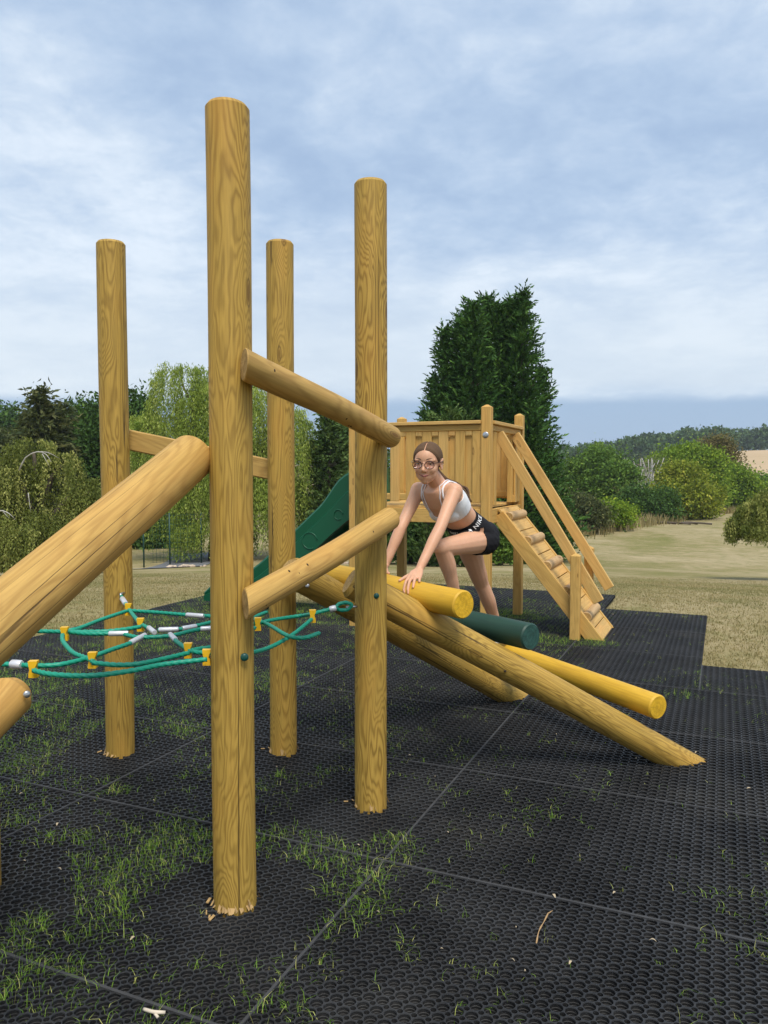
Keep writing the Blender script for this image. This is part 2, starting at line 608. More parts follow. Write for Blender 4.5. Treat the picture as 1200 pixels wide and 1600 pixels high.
# ------------------------------------------------------------------ rubber matting
MA = R(-23.5)
UX, UY = Vector((math.cos(MA), math.sin(MA), 0)), Vector((-math.sin(MA), math.cos(MA), 0))
MO = Vector((0.0, 2.93, 0.0))


def uv2w(u_, v_, z=0.0):
    return MO + UX * u_ + UY * v_ + Vector((0, 0, z))


def w2uv(x, y):
    dx, dy = x - MO.x, y - MO.y
    return dx * UX.x + dy * UX.y, dx * UY.x + dy * UY.y


PITCHM = 1.0 / 24


def mat_mesh(nx, ny):
    p = PITCHM
    h = p / 2
    sr = 0.205 * p          # small corner holes
    hr = 0.425 * p         # large hole
    outer = []
    for q in range(4):     # walk round the square: corner notch arcs, then mid of side
        a0 = q * math.pi / 2
        cx, cy = h * (1 if q in (0, 3) else -1), h * (1 if q in (0, 1) else -1)
        s0 = {0: (1.5, 1.0), 1: (2.0, 1.5), 2: (0.5, 0.0), 3: (1.0, 0.5)}[q]
        for kk in range(6):
            aa = math.pi * (s0[0] + (s0[1] - s0[0]) * kk / 5)
            outer.append((cx + sr * math.cos(aa), cy + sr * math.sin(aa)))
        e = h - sr                     # along the side towards the next corner
        for f_ in (0.5, 0.0, -0.5):
            outer.append([(f_ * e, h), (-h, f_ * e), (-f_ * e, -h), (h, -f_ * e)][q])
    n = len(outer)
    angs = [math.atan2(y, x) for x, y in outer]
    prof = [(hr * 1.0, -0.0028), (hr * 1.08, -0.0040), (hr * 1.08, -0.0125), (hr * 0.97, -0.0135), (hr * 0.97, -0.0205), (hr * 0.92, -0.0215), (hr * 0.92, -0.031)]
    ring = [[(x * 0.95, y * 0.95, -0.031) for x, y in outer], [(x, y, 0.0) for x, y in outer]]
    for r_, z_ in [(hr * 1.06, 0.0)] + prof:
        ring.append([(r_ * math.cos(a), r_ * math.sin(a), z_) for a in angs])
    cell = np.array(ring).reshape(-1, 3)
    fs = []
    for j in range(len(ring) - 1):
        for kk in range(n):
            k2_ = (kk + 1) % n
            if j == 0 and kk % 9 >= 5:
                continue
            fs.append((j * n + kk, j * n + k2_, (j + 1) * n + k2_, (j + 1) * n + kk))
    fs = np.array(fs)
    gx, gy = np.meshgrid((np.arange(nx) + 0.5) * p, (np.arange(ny) + 0.5) * p)
    offs = np.stack([gx.ravel(), gy.ravel(), np.zeros(gx.size)], -1)
    # gentle unevenness of the sheet
    V_ = (cell[None] * np.array([1, 1, 1.0]) + offs[:, None]).reshape(-1, 3)
    F_ = (fs[None] + (np.arange(len(offs)) * len(cell))[:, None, None]).reshape(-1, 4)
    # raised joint strip on two edges
    w, l = nx * p, ny * p
    ex = []

    def strip(x0, x1, y0, y1, zt):
        b0 = len(V_) + sum(len(e[0]) for e in ex)
        vv = [(x0, y0, -0.003), (x1, y0, -0.003), (x1, y1, -0.003), (x0, y1, -0.003), (x0, y0, zt), (x1, y0, zt), (x1, y1, zt), (x0, y1, zt)]
        ff = [(4, 5, 6, 7), (0, 1, 5, 4), (1, 2, 6, 5), (2, 3, 7, 6), (3, 0, 4, 7)]
        ex.append((np.array(vv), np.array(ff) + b0))
    strip(0.0, w, -0.005, 0.0045, 0.0035)
    strip(-0.005, 0.0045, 0.0050, l, 0.0030)
    V_ = np.concatenate([V_] + [e[0] for e in ex])
    F_ = np.concatenate([F_] + [e[1] for e in ex])
    me = np_mesh('rubber_matting', V_, F_)
    me.shade_flat()
    mi = np.zeros(len(F_), np.int32)
    mi[-10:] = 1
    me.polygons.foreach_set('material_index', mi)
    return me


m, t, o = new_mat('black_rubber')
c = t.add('ShaderNodeTexCoord').outputs['Object']
gpos = t.add('ShaderNodeNewGeometry').outputs['Position']
n1 = t.noise(gpos, 2.2, 5, 0.6)
n2 = t.noise(gpos, 90, 3, 0.7)
col = t.mix(t.range(n1, 0.35, 0.7), C4((0.010, 0.0104, 0.0114)), C4((0.030, 0.0304, 0.0315)))
col = t.mix(t.range(n2, 0.5, 0.8, 0, 0.5), col, C4((0.055, 0.054, 0.050)))
n3 = t.noise(gpos, 0.9, 5, 0.65)
col = t.mix(t.range(n3, 0.50, 0.72, 0, 0.45), col, C4((0.060, 0.056, 0.048)))
b = t.add('ShaderNodeBsdfPrincipled', {'Base Color': col, 'Roughness': t.range(n2, 0.2, 0.8, 0.45, 0.75), 'Specular IOR Level': 0.45})
bp = t.add('ShaderNodeBump', {'Height': n2, 'Strength': 0.3, 'Distance': 0.002})
t.l.new(bp.outputs[0], b.inputs['Normal'])
t.l.new(b.outputs[0], o.inputs[0])
M_RUB = m
M_DUSTY = simple('dusty_rubber_joint', (0.042, 0.042, 0.043), 0.8, var=0.7, vscale=9)
M_SOIL = simple('dark_soil', (0.016, 0.014, 0.009), 0.95, var=0.6, vscale=6, bump=0.6, bscale=30)

_mm = {}
TILES = []                         # (u0, v0, nx, ny)
for j in range(-3, 4):
    for q in range(-4, 3):
        if j == 3 and q >= 1:
            continue
        if q == -4 and j > 0:
            continue
        TILES.append((q * 1.5, float(j), 36, 24))
for q in range(-4, 0):             # behind the frame and under the slide and tower
    if q == -4:
        continue
    TILES.append((q * 1.5, 4.0, 36, 24))
for j in (5, 6):
    for q in (-2, -1):
        TILES.append((q * 1.5, float(j), 36, 24))
for v0 in (3.0, 4.0, 5.0):
    if v0 != 3.0:
        TILES.append((0.0, v0, 25, 24))
TILES.append((25 / 24 + 0.004, 3.0, 36, 18))
TILES.append((25 / 24 + 1.508, 3.0, 36, 18))
TILES = [tt for tt in TILES if not (tt[1] == 3.0 and tt[0] == 0.0)] + [(0.0, 3.0, 25, 24)]
for (u0, v0, nx, ny) in TILES:
    first = (nx, ny) not in _mm
    if first:
        _mm[(nx, ny)] = mat_mesh(nx, ny)
        _mm[(nx, ny)].materials.append(M_RUB)
        _mm[(nx, ny)].materials.append(M_DUSTY)
    o = bpy.data.objects.new('rubber_matting', _mm[(nx, ny)])
    tilt = random.uniform(-0.0016, 0.0016)
    link(o, None, Matrix.Translation(uv2w(u0, v0, random.uniform(-0.0015, 0.0015))) @ Matrix.Rotation(MA, 4, 'Z') @ Matrix.Rotation(tilt, 4, 'X'))
    tag(o, 'black perforated rubber safety mat laid over the grass', 'matting', 'rubber safety mats', 'structure')


def on_mat(u_, v_):
    """boolean array: inside the matted area"""
    r_ = np.zeros(np.shape(u_), bool)
    for (u0, v0, nx, ny) in TILES:
        r_ |= (u_ >= u0) & (u_ < u0 + nx * PITCHM) & (v_ >= v0) & (v_ < v0 + ny * PITCHM)
    return r_


mb = MB()
for (u0, v0, nx, ny) in TILES:
    cs = [uv2w(u0, v0, -0.0295), uv2w(u0 + nx * PITCHM, v0, -0.0295), uv2w(u0 + nx * PITCHM, v0 + ny * PITCHM, -0.0295), uv2w(u0, v0 + ny * PITCHM, -0.0295)]
    mb.add(cs, [(0, 1, 2, 3)])
tag(mb.build('soil', M_SOIL, smooth=False), 'dark damp soil under the holes of the matting', 'soil', kind='structure')

# ------------------------------------------------------------------ climbing frame
def log(name, p0, p1, r0, r1, mats, parent, cham0=0.008, cham1=0.008, sides=36, step=0.06, bend=0.006, seed=None, shear0=None, shear1=None):
    """round timber from p0 to p1 with bevelled ends; shear: world normal of a slanting end cut"""
    p0, p1 = Vector(p0), Vector(p1)
    ax = p1 - p0
    L = ax.length
    q = ax.to_track_quat('Z', 'Y')
    M = Matrix.Translation(p0) @ q.to_matrix().to_4x4()
    rs = random.Random(seed if seed is not None else hash(name) % 1000)
    n = max(4, int(L / step))
    zs = [0, cham0 * 0.5, cham0] + [cham0 + (L - cham0 - cham1) * i / n for i in range(1, n)] + [L - cham1, L - cham1 * 0.5, L]
    ph = [rs.uniform(0, 6.28) for _ in range(8)]
    vs, fs, ms = [], [], []
    Mi = M.inverted()
    q3 = M.to_3x3().inverted()
    for z in zs:
        t_ = z / L
        r = r0 + (r1 - r0) * t_
        if z < cham0:
            r -= (cham0 - z) * 0.75
        if z > L - cham1:
            r -= (z - (L - cham1)) * 0.75
        bx = bend * math.sin(t_ * 3.1 + ph[0]) * math.sin(t_ * math.pi)
        by = bend * math.sin(t_ * 2.3 + ph[1]) * math.sin(t_ * math.pi)
        for k in range(sides):
            a = 2 * math.pi * k / sides
            rr_ = r * (1 + 0.008 * math.sin(2 * a + ph[2] + z * 1.3) + 0.007 * math.sin(3 * a + ph[3] - z * 2.1) + 0.005 * math.sin(a + ph[4] + z * 5))
            x, y, zz = bx + rr_ * math.cos(a), by + rr_ * math.sin(a), z
            if shear0 is not None and t_ < 0.5:
                nl = q3 @ Vector(shear0)
                zz += (1 - min(1, t_ / 0.4)) * -(nl.x * x + nl.y * y) / nl.z
            if shear1 is not None and t_ > 0.5:
                nl = q3 @ Vector(shear1)
                zz += (1 - min(1, (1 - t_) / 0.4)) * -(nl.x * x + nl.y * y) / nl.z
            vs.append((x, y, zz))
    nr = len(zs)
    for i in range(nr - 1):
        for k in range(sides):
            k2_ = (k + 1) % sides
            fs.append((i * sides + k, i * sides + k2_, (i + 1) * sides + k2_, (i + 1) * sides + k))
            ms.append(0)
    fs.append(tuple(reversed(range(sides))))
    fs.append(tuple((nr - 1) * sides + k for k in range(sides)))
    ms += [1, 1]
    me = bpy.data.meshes.new(name)
    me.from_pydata(vs, [], fs)
    me.polygons.foreach_set('material_index', ms)
    me.update()
    o = mesh_obj(name, me, mats, parent, M)
    auto_sharp(o, 35)
    return o


def bolt(parent, p, nrm, r, mat, name='bolt_cap', hgt=0.5):
    nrm = Vector(nrm).normalized()
    M = Matrix.Translation(Vector(p)) @ nrm.to_track_quat('Z', 'Y').to_matrix().to_4x4()
    mb = MB()
    prof = [(1.0, -0.3), (1.0, 0.06), (0.93, 0.2), (0.75, 0.36), (0.45, 0.46), (0.12, 0.5)]
    ns = 16
    vs = [(r * a * math.cos(2 * math.pi * k / ns), r * a * math.sin(2 * math.pi * k / ns), r * b * hgt * 2) for a, b in prof for k in range(ns)]
    fs = [(i * ns + k, i * ns + (k + 1) % ns, (i + 1) * ns + (k + 1) % ns, (i + 1) * ns + k) for i in range(len(prof) - 1) for k in range(ns)]
    fs.append(tuple((len(prof) - 1) * ns + k for k in range(ns)))
    mb.add(vs, fs)
    return mb.build(name, mat, parent, M)


def holes(parent, pts):
    """small dark nail holes and knots punched into a rail"""
    for p, n_, r in pts:
        q = Vector(n_).normalized().to_track_quat('Z', 'Y').to_matrix()
        mb = MB()
        mb.ball(p, (r, r * 1.3, 0.002), q, 8, 4)
        mb.build_at('nail_hole', M_DARKHOLE, parent, WM[parent.name].copy())


frame = thing('climbing_frame', (-0.9, 3.3, 0), 'golden round log climbing frame with tall upright posts and sloping log ladders on black matting', 'climbing frame')
PR_ = 0.0735
posts = {}
for key, u, vb, vt, r in (('big', 368, 1428, 149, 0.0735), ('p3', 580, 1268, 275, 0.0715), ('p2', 188, 1183, 372, 0.0735), ('p4', 443, 1181, 372, 0.0715)):
    b = gp(u, vb)
    d = Vector((b.x, b.y, 0)).normalized()
    base = b + d * r
    top = at(u, vt, base.y - r)
    o = log('upright_post', (base.x, base.y, -0.25), (base.x, base.y, top.z), r, r * 0.985, [M_LOG, M_END], frame, 0.01, 0.012, seed=len(posts) + 3, bend=0.004)
    posts[key] = (base, r, o)
for key, x, y in (('p5', -1.462, 2.74), ('p6', -1.86, 3.38)):
    o = log('upright_post', (x, y, -0.25), (x, y, 2.72), 0.073, 0.072, [M_LOG, M_END], frame, 0.01, 0.012, seed=len(posts) + 13)
    posts[key] = (Vector((x, y, 0)), 0.073, o)

# splintered collars where the posts leave the matting
for key in ('big', 'p2', 'p4', 'p3'):
    base, r, po = posts[key]
    mb = MB()
    rs = random.Random(len(key) * 7 + int(r * 1e5))
    for _ in range(20 if key == 'big' else 9):
        a = rs.uniform(0, 6.28)
        if key == 'big' and rs.random() < 0.6:
            a = rs.uniform(3.5, 5.9)
        d = Vector((math.cos(a), math.sin(a), 0))
        tng = Vector((-d.y, d.x, 0))
        p = base + d * (r - 0.002)
        w = rs.uniform(0.003, 0.010)
        h = rs.uniform(0.010, 0.045)
        ou = rs.uniform(0.001, 0.012)
        mb.add([p - tng * w + Vector((0, 0, h)), p + tng * w + Vector((0, 0, h * 0.9)), p + d * ou + tng * w * 0.6 + Vector((0, 0, 0.006)), p + d * (ou + 0.006) - tng * w * 0.5 + Vector((0, 0, 0.003)), p - d * 0.004 + Vector((0, 0, h + 0.012))],
               [(0, 3, 2, 1), (0, 1, 4)])
    for _ in range(5 if key == 'big' else 2):
        a = rs.uniform(2.6, 4.6)
        d = Vector((math.cos(a), math.sin(a), 0))
        p = base + d * rs.uniform(r, r + 0.05) + Vector((0, 0, 0.004))
        mb.box(p, (rs.uniform(0.006, 0.016), rs.uniform(0.002, 0.006), 0.002), Matrix.Rotation(rs.uniform(0, 3), 3, 'Z') @ Matrix.Rotation(rs.uniform(-0.4, 0.4), 3, 'X'))
    mb.build_at('splintered_foot', M_SPL, po, Matrix.Translation(base), smooth=False)['kind'] = 'stuff'

# cut rails on the near right side of the hexagon
B, P3, P2, P4 = posts['big'][0], posts['p3'][0], posts['p2'][0], posts['p4'][0]


def rail_pts(u0, v0, u1, v1, off):
    """rail that runs along the outer side of post 'big' and post 'p3'"""
    s = (P3 - B).normalized()
    nrm = Vector((s.y, -s.x, 0))
    a, b_ = at(u0, v0, 2.5), at(u1, v1, 3.3)
    res = []
    for (u, v) in ((u0, v0), (u1, v1)):
        # intersect the pixel ray with the vertical plane that holds the rail
        ray = at(u, v, 1.0) - Vector((0, 0, EYE))
        k = (B + nrm * off).dot(nrm) / ray.dot(nrm)
        res.append(Vector((0, 0, EYE)) + ray * k)
    return res


for (u0, v0, u1, v1, r0, r1, mt) in ((381, 569, 615, 685, 0.050, 0.047, M_LOG3), (383, 944, 612, 808, 0.047, 0.050, M_LOG2)):
    a, b_ = rail_pts(u0, v0, u1, v1, 0.115)
    rl = log('cross_rail', a, b_, r0, r1, [mt, M_END], frame, 0.004, 0.02, seed=int(u0), shear0=(-0.93, -0.36, 0.02))
    ax = (b_ - a).normalized()
    pts = []
    rs = random.Random(int(v0))
    for _ in range(9):
        t_ = rs.uniform(0.04, 0.97)
        side = (Vector((0, -1, 0)) - ax * ax.dot(Vector((0, -1, 0)))).normalized()
        upv = ax.cross(side)
        ang = rs.uniform(-1.0, 1.0)
        n_ = side * math.cos(ang) + upv * math.sin(ang)
        pts.append((a + (b_ - a) * t_ + n_ * (r0 + (r1 - r0) * t_), n_, rs.uniform(0.003, 0.0055)))
    holes(rl, pts)

# square bar between the two far posts


def board(name, p0, p1, w, th_, upv, mat, parent, bev=0.004, label=None):
    """sawn timber, length along local Z, width w along local X (the 'upv' side), thickness th_"""
    p0, p1 = Vector(p0), Vector(p1)
    z = (p1 - p0).normalized()
    x = Vector(upv)
    x = (x - z * x.dot(z)).normalized()
    y = z.cross(x)
    M = Matrix((x, y, z)).transposed().to_4x4()
    M.translation = (p0 + p1) / 2
    mb = MB()
    mb.box((0, 0, 0), (w / 2, th_ / 2, (p1 - p0).length / 2), bev=bev)
    o = mb.build(name, mat, parent, M, smooth=False)
    if label:
        o['label'] = label
    return o


y4 = P2.y + 0.09
board('back_bar', at(196, 686, y4), at(424, 734, y4), 0.108, 0.06, (0, 0, 1), M_LOG3, frame, 0.006)

# far ladder log, near ladder log
nl0, nl1 = at(545, 908, 3.58), gp(1096, 1184, 0.0)
nl1 = nl1 - Vector((nl1.x - nl0.x, nl1.y - nl0.y, 0)).normalized() * 0.14
ax = (nl1 - nl0).normalized()
near_log = log('ladder_log', nl0, nl1 + ax * 0.40, 0.0745, 0.071, [M_LOG, M_END], frame, 0.022, 0.004, seed=31)
fl0, fl1 = at(452, 891, 3.88), gp(817, 1083, 0.0)
fl1 = fl1 - Vector((fl1.x - fl0.x, fl1.y - fl0.y, 0)).normalized() * 0.12
ax2 = (fl1 - fl0).normalized()
far_log = log('ladder_log', fl0, fl1 + ax2 * 0.40, 0.078, 0.074, [M_LOG, M_END], frame, 0.02, 0.004, seed=32)
bolt(far_log, at(480, 915, 3.84), (0.1, -1, 0.25), 0.011, M_STEEL)
bolt(near_log, at(604, 1045, 3.60) if False else nl0 + ax * 0.9 + Vector((-0.02, -0.078, 0.0)), (0, -1, 0.2), 0.006, M_DARKHOLE)
# rungs across the right-hand ladder
r1a, r1b = at(512, 898, 4.36), at(725, 945, 3.50)
rung1 = log('ladder_rung', r1a, r1b, 0.066, 0.066, [M_YEL, M_YEND], frame, 0.012, 0.008, seed=41)
rung1['label'] = 'yellow painted rung log'
r2a, r2b = at(612, 949, 4.62), at(830, 995, 3.74)
rung2 = log('ladder_rung', r2a, r2b, 0.066, 0.066, [M_GRN, M_GEND], frame, 0.008, 0.008, seed=42)
rung2['label'] = 'dark green painted rung log'
r3a, r3b = at(778, 1013, 5.04), at(1029, 1105, 3.89)
rung3 = log('ladder_rung', r3a, r3b, 0.061, 0.063, [M_YEL, M_YEND], frame, 0.008, 0.008, seed=43)
rung3['label'] = 'yellow painted rung log'
bolt(posts['p3'][2], at(588, 931, P3.y - 0.071), (0.08, -1, 0), 0.0125, M_CAP)
bolt(posts['big'][2], at(382, 1027, B.y - 0.069), (0.22, -1, 0), 0.0135, M_CAP)

# thick ladder log on the left that comes towards the camera
bl0, bld = at(306, 708, 2.68), None
bl1 = at(0, 966, 1.84)
bld = (bl1 - bl0).normalized()
bl2 = bl0 + bld * (bl0.z / -bld.z)
big_log = log('ladder_log', bl0, bl2 + bld * 0.08, 0.079, 0.081, [M_LOG2, M_END], frame, 0.03, 0.004, seed=51)
pb = bl0 + (bl1 - bl0) * 0.42
bolt(big_log, at(152, 828, pb.y - 0.07), (0.1, -0.9, 0.4), 0.008, M_STEEL)
# its twin, hidden for the most part beyond the left edge of the picture
st0 = at(30, 1076, 2.42)
stub = log('ladder_log', st0, st0 + bld * 1.75, 0.066, 0.068, [M_LOG2, M_END], frame, 0.03, 0.004, seed=52)
bolt(stub, at(42, 1085, 2.345), (0.5, -0.8, 0.1), 0.011, M_STEEL)
s2 = at(-4, 1112, 2.30)
half = log('ladder_rung', s2 + Vector((-0.9, 0.25, 0.02)), s2, 0.055, 0.056, [M_LOG2, M_END], frame, 0.01, 0.012, seed=53)

# ------------------------------------------------------------------ rope net
net = thing('rope_net', (-0.75, 3.2, 0.80), 'sagging green rope climbing net with yellow clips strung between the log posts', 'rope net')
NETZ = 0.86


def npnt(u, v, dz_=0.0):
    p = gp(u, v, NETZ + dz_)
    return p


def c2(x, y):   # pixels of one enlarged crop of the photograph -> photograph pixels
    return (x / 3.529, 900 + y / 3.529)


def rope(pts, r=0.0078):
    sp_ = spline(pts, 0.006)
    mb = MB()
    ns = 16
    n = len(sp_)
    vs, fs = [], []
    prev = None
    s_ = 0.0
    for i, p in enumerate(sp_):
        if i:
            s_ += (sp_[i] - sp_[i - 1]).length
        tn = (sp_[min(i + 1, n - 1)] - sp_[max(i - 1, 0)]).normalized()
        a = prev if prev is not None else (Vector((0, 0, 1)) if abs(tn.z) < 0.9 else Vector((1, 0, 0)))
        a = (a - tn * a.dot(tn)).normalized()
        prev = a
        b = tn.cross(a)
        for k in range(ns):
            th_ = 2 * math.pi * k / ns
            rr_ = r * (0.74 + 0.40 * abs(math.sin(2 * th_ - s_ * 130)))
            vs.append(p + a * rr_ * math.cos(th_) + b * rr_ * math.sin(th_))
    for i in range(n - 1):
        for k in range(ns):
            k2_ = (k + 1) % ns
            fs.append((i * ns + k, i * ns + k2_, (i + 1) * ns + k2_, (i + 1) * ns + k))
    fs.append(tuple(reversed(range(ns))))
    fs.append(tuple((n - 1) * ns + k for k in range(ns)))
    mb.add(vs, fs)
    return mb.build_at('rope', M_ROPE, net, WM[net.name].copy())


def sleeve(p0, p1, r=0.0105):
    p0, p1 = Vector(p0), Vector(p1)
    d = (p1 - p0).normalized()
    mb = MB()
    mb.tube([p0, p0 + d * 0.004, p1 - d * 0.004, p1], [r * 0.82, r, r, r * 0.82], 14)
    o = mb.build_at('ferrule', M_ALU, net, WM[net.name].copy())
    return auto_sharp(o, 40)


def clip(p, d, up=Vector((0, 0, 1)), s=1.0):
    """yellow S-shaped plastic connector: two collars joined by a web"""
    p = Vector(p)
    d = Vector(d)
    d = Vector((d.x, d.y, 0)).normalized()
    M = Matrix((d, up.cross(d), up)).transposed().to_4x4()
    M.translation = p
    mb = MB()
    outl = [(-0.014, 0.027), (0.014, 0.027), (0.0145, 0.020), (0.0105, 0.012), (0.0075, 0.002), (0.0125, -0.009), (0.0135, -0.027), (-0.013, -0.027), (-0.0125, -0.012), (-0.0095, -0.001), (-0.0125, 0.014)]
    hb = 0.0115
    n = len(outl)
    vs = [(x * s, -hb * s, z * s) for x, z in outl] + [(x * s, hb * s, z * s) for x, z in outl]
    fs = [tuple(range(n)), tuple(reversed(range(n, 2 * n)))] + [(k, k + n, (k + 1) % n + n, (k + 1) % n) for k in range(n)]
    mb.add(vs, fs)
    return mb.build('rope_clip', M_CLIP, net, M, smooth=False)


def N2(x, y, dz_=0.0):
    u, v = c2(x, y)
    return npnt(u, v, dz_)


# rope runs (traced on the level at which the net hangs)
hookA = at(190, 931, P2.y - 0.075)
n_a = N2(708, 180)
rope([hookA + Vector((0, -0.005, 0)), N2(690, 150), n_a, N2(742, 225), N2(775, 262), N2(815, 285), N2(838, 300)])
rope([N2(-150, 300), N2(40, 303), N2(180, 304), N2(355, 308), N2(480, 318), N2(600, 318)])
rope([N2(680, 318), N2(720, 330), N2(780, 338), N2(940, 330), N2(1060, 302), N2(1160, 285), N2(1300, 262), N2(1470, 200)])
rope([N2(355, 300), N2(430, 290), N2(560, 240), N2(700, 193)])
rope([N2(355, 308), N2(560, 306), N2(680, 295), N2(775, 280)])
rope([N2(708, 190), N2(860, 200), N2(1030, 214), N2(1165, 222), N2(1290, 235), N2(1400, 240), N2(1480, 268), N2(1590, 330), N2(1680, 340), N2(1760, 315)])
rope([N2(345, 325), N2(348, 360), N2(400, 420), N2(470, 450), N2(512, 470)])
rope([N2(-120, 480), N2(0, 486), N2(100, 488), N2(185, 495), N2(320, 490), N2(440, 465), N2(510, 445), N2(620, 405), N2(720, 370), N2(790, 330)])
rope([N2(512, 478), N2(640, 490), N2(760, 485), N2(880, 462), N2(1040, 425)])
rope([N2(185, 520), N2(270, 540), N2(420, 550), N2(560, 545), N2(740, 520), N2(900, 488), N2(1140, 460)])
rope([N2(945, 335), N2(985, 370), N2(1040, 405), N2(1085, 420), N2(1165, 425)])
rope([N2(1040, 415), N2(1100, 402), N2(1180, 390), N2(1300, 352), N2(1405, 285)])
rope([N2(870, 300), N2(1000, 292), N2(1060, 280), N2(1165, 255), N2(1300, 215)])
hookB = at(549, 947, P3.y - 0.02)


def c1(x, y, Y_):
    return at(380 + x / 4.286, 860 + y / 4.286, Y_)


rb0 = c1(620, 385, 3.32)
rope([N2(1165, 290), npnt(395, 975), npnt(430, 968), npnt(470, 962), c1(460, 425, 3.30), c1(520, 410, 3.31), rb0])
rope([rb0, c1(640, 360, 3.33), c1(690, 350, 3.335), c1(725, 365, 3.34), c1(700, 395, 3.34), c1(650, 400, 3.33), rb0])
rope([npnt(330, 1024), npnt(362, 1022), c1(80, 680, 2.86), c1(200, 640, 3.0), c1(330, 565, 3.1), c1(420, 495, 3.22), c1(460, 460, 3.29)])
# shackles
mb = MB()
mb.tube([c1(690, 382, 3.34), c1(740, 377, 3.35), c1(760, 377, 3.36)], 0.006, 10)
mb.build_at('shackle', M_STEEL, net, WM[net.name].copy())
mb = MB()
mb.tube([hookA + Vector((0.003, 0.03, 0.012)), hookA + Vector((0, -0.015, 0.012)), hookA + Vector((0.002, -0.02, -0.004))], 0.006, 10)
mb.build_at('shackle', M_STEEL, net, WM[net.name].copy())
for a, b_ in (((600, 318), (708, 316)), ((875, 297), (985, 294)), ((720, 368), (800, 326)), ((1028, 214), (1122, 221)), ((1005, 290), (1082, 277)),
              ((1105, 292), (1175, 288)), ((937, 322), (968, 352)), ((820, 285), (852, 312)), ((62, 485), (120, 489))):
    sleeve(N2(*a, 0.002), N2(*b_, 0.002), 0.0105 if a[0] != 62 else 0.015)
sleeve(c1(578, 395, 3.315), c1(622, 385, 3.32), 0.0135)
sleeve(N2(674, 125, 0.003), N2(692, 152, 0.003), 0.0125)
for (x, y) in ((708, 184), (775, 268), (357, 318), (185, 512), (511, 463), (1037, 410), (1140, 447)):
    clip(N2(x, y), Vector((1, 0.1, 0)), s=1.0)
clip(npnt(403, 975, 0.0), Vector((1, 0.15, 0)))
clip(c1(464, 440, 3.295), Vector((1, 0.15, 0)))

# ------------------------------------------------------------------ play tower
TA = Vector((0.92, 7.0, 0.0))
tower = thing('play_tower', TA, 'square timber play tower with slatted sides, climbing ramp and green slide behind the girl', 'play tower', rz=MA)
MT = WM[tower.name]


def T(u_, v_, z):
    return MT @ Vector((u_, v_, z))


TD = UX, UY
FW, FD = -1.31, 1.20
PT = 2.085


def sq_post(u_, v_, z0, z1, w, parent, mat=M_PLANK, name='corner_post'):
    mb = MB()
    h = w / 2
    c = 0.006
    oct_ = [(-h, -h + c), (-h + c, -h), (h - c, -h), (h, -h + c), (h, h - c), (h - c, h), (-h + c, h), (-h, h - c)]
    L = z1 - z0
    vs = [(x, y, 0) for x, y in oct_] + [(x, y, L - 0.022) for x, y in oct_] + [(x * 0.35, y * 0.35, L - 0.004) for x, y in oct_] + [(x * 0.2, y * 0.2, L) for x, y in oct_]
    fs = [(i * 8 + k, i * 8 + (k + 1) % 8, (i + 1) * 8 + (k + 1) % 8, (i + 1) * 8 + k) for i in range(3) for k in range(8)]
    mb.add(vs, fs + [tuple(24 + k for k in range(8))])
    M = Matrix.Translation(T(u_, v_, z0)) @ Matrix.Rotation(MA, 4, 'Z')
    return mb.build(name, mat, parent, M, smooth=False)


cp = {}
for (a, b_) in ((0, 0), (0, FD), (FW, 0), (FW, FD)):
    cp[(a, b_)] = sq_post(a, b_, -0.2, PT, 0.088, tower)
bolt(cp[(0, 0)], T(-0.0, -0.045, 1.815), -UY, 0.028, M_STEEL, hgt=0.22)
FL = 1.175                                       # floor level
# floor planks
for k in range(9):
    v0 = 0.06 + k * 0.135
    board('floor_plank', T(FW + 0.05, v0, FL - 0.012), T(-0.05, v0, FL - 0.012), 0.128, 0.026, UY, M_PLANK2, tower)
# fascia beams
board('floor_beam', T(FW + 0.045, -0.012, FL - 0.09), T(-0.045, -0.012, FL - 0.09), 0.13, 0.04, (0, 0, 1), M_PLANK, tower)
board('floor_beam', T(FW + 0.045, FD + 0.012, FL - 0.09), T(-0.045, FD + 0.012, FL - 0.09), 0.13, 0.04, (0, 0, 1), M_PLANK, tower)
board('floor_beam', T(0.012, 0.045, FL - 0.09), T(0.012, FD - 0.045, FL - 0.09), 0.13, 0.04, (0, 0, 1), M_PLANK, tower)
board('floor_beam', T(FW - 0.012, 0.045, FL - 0.09), T(FW - 0.012, FD - 0.045, FL - 0.09), 0.13, 0.04, (0, 0, 1), M_PLANK, tower)


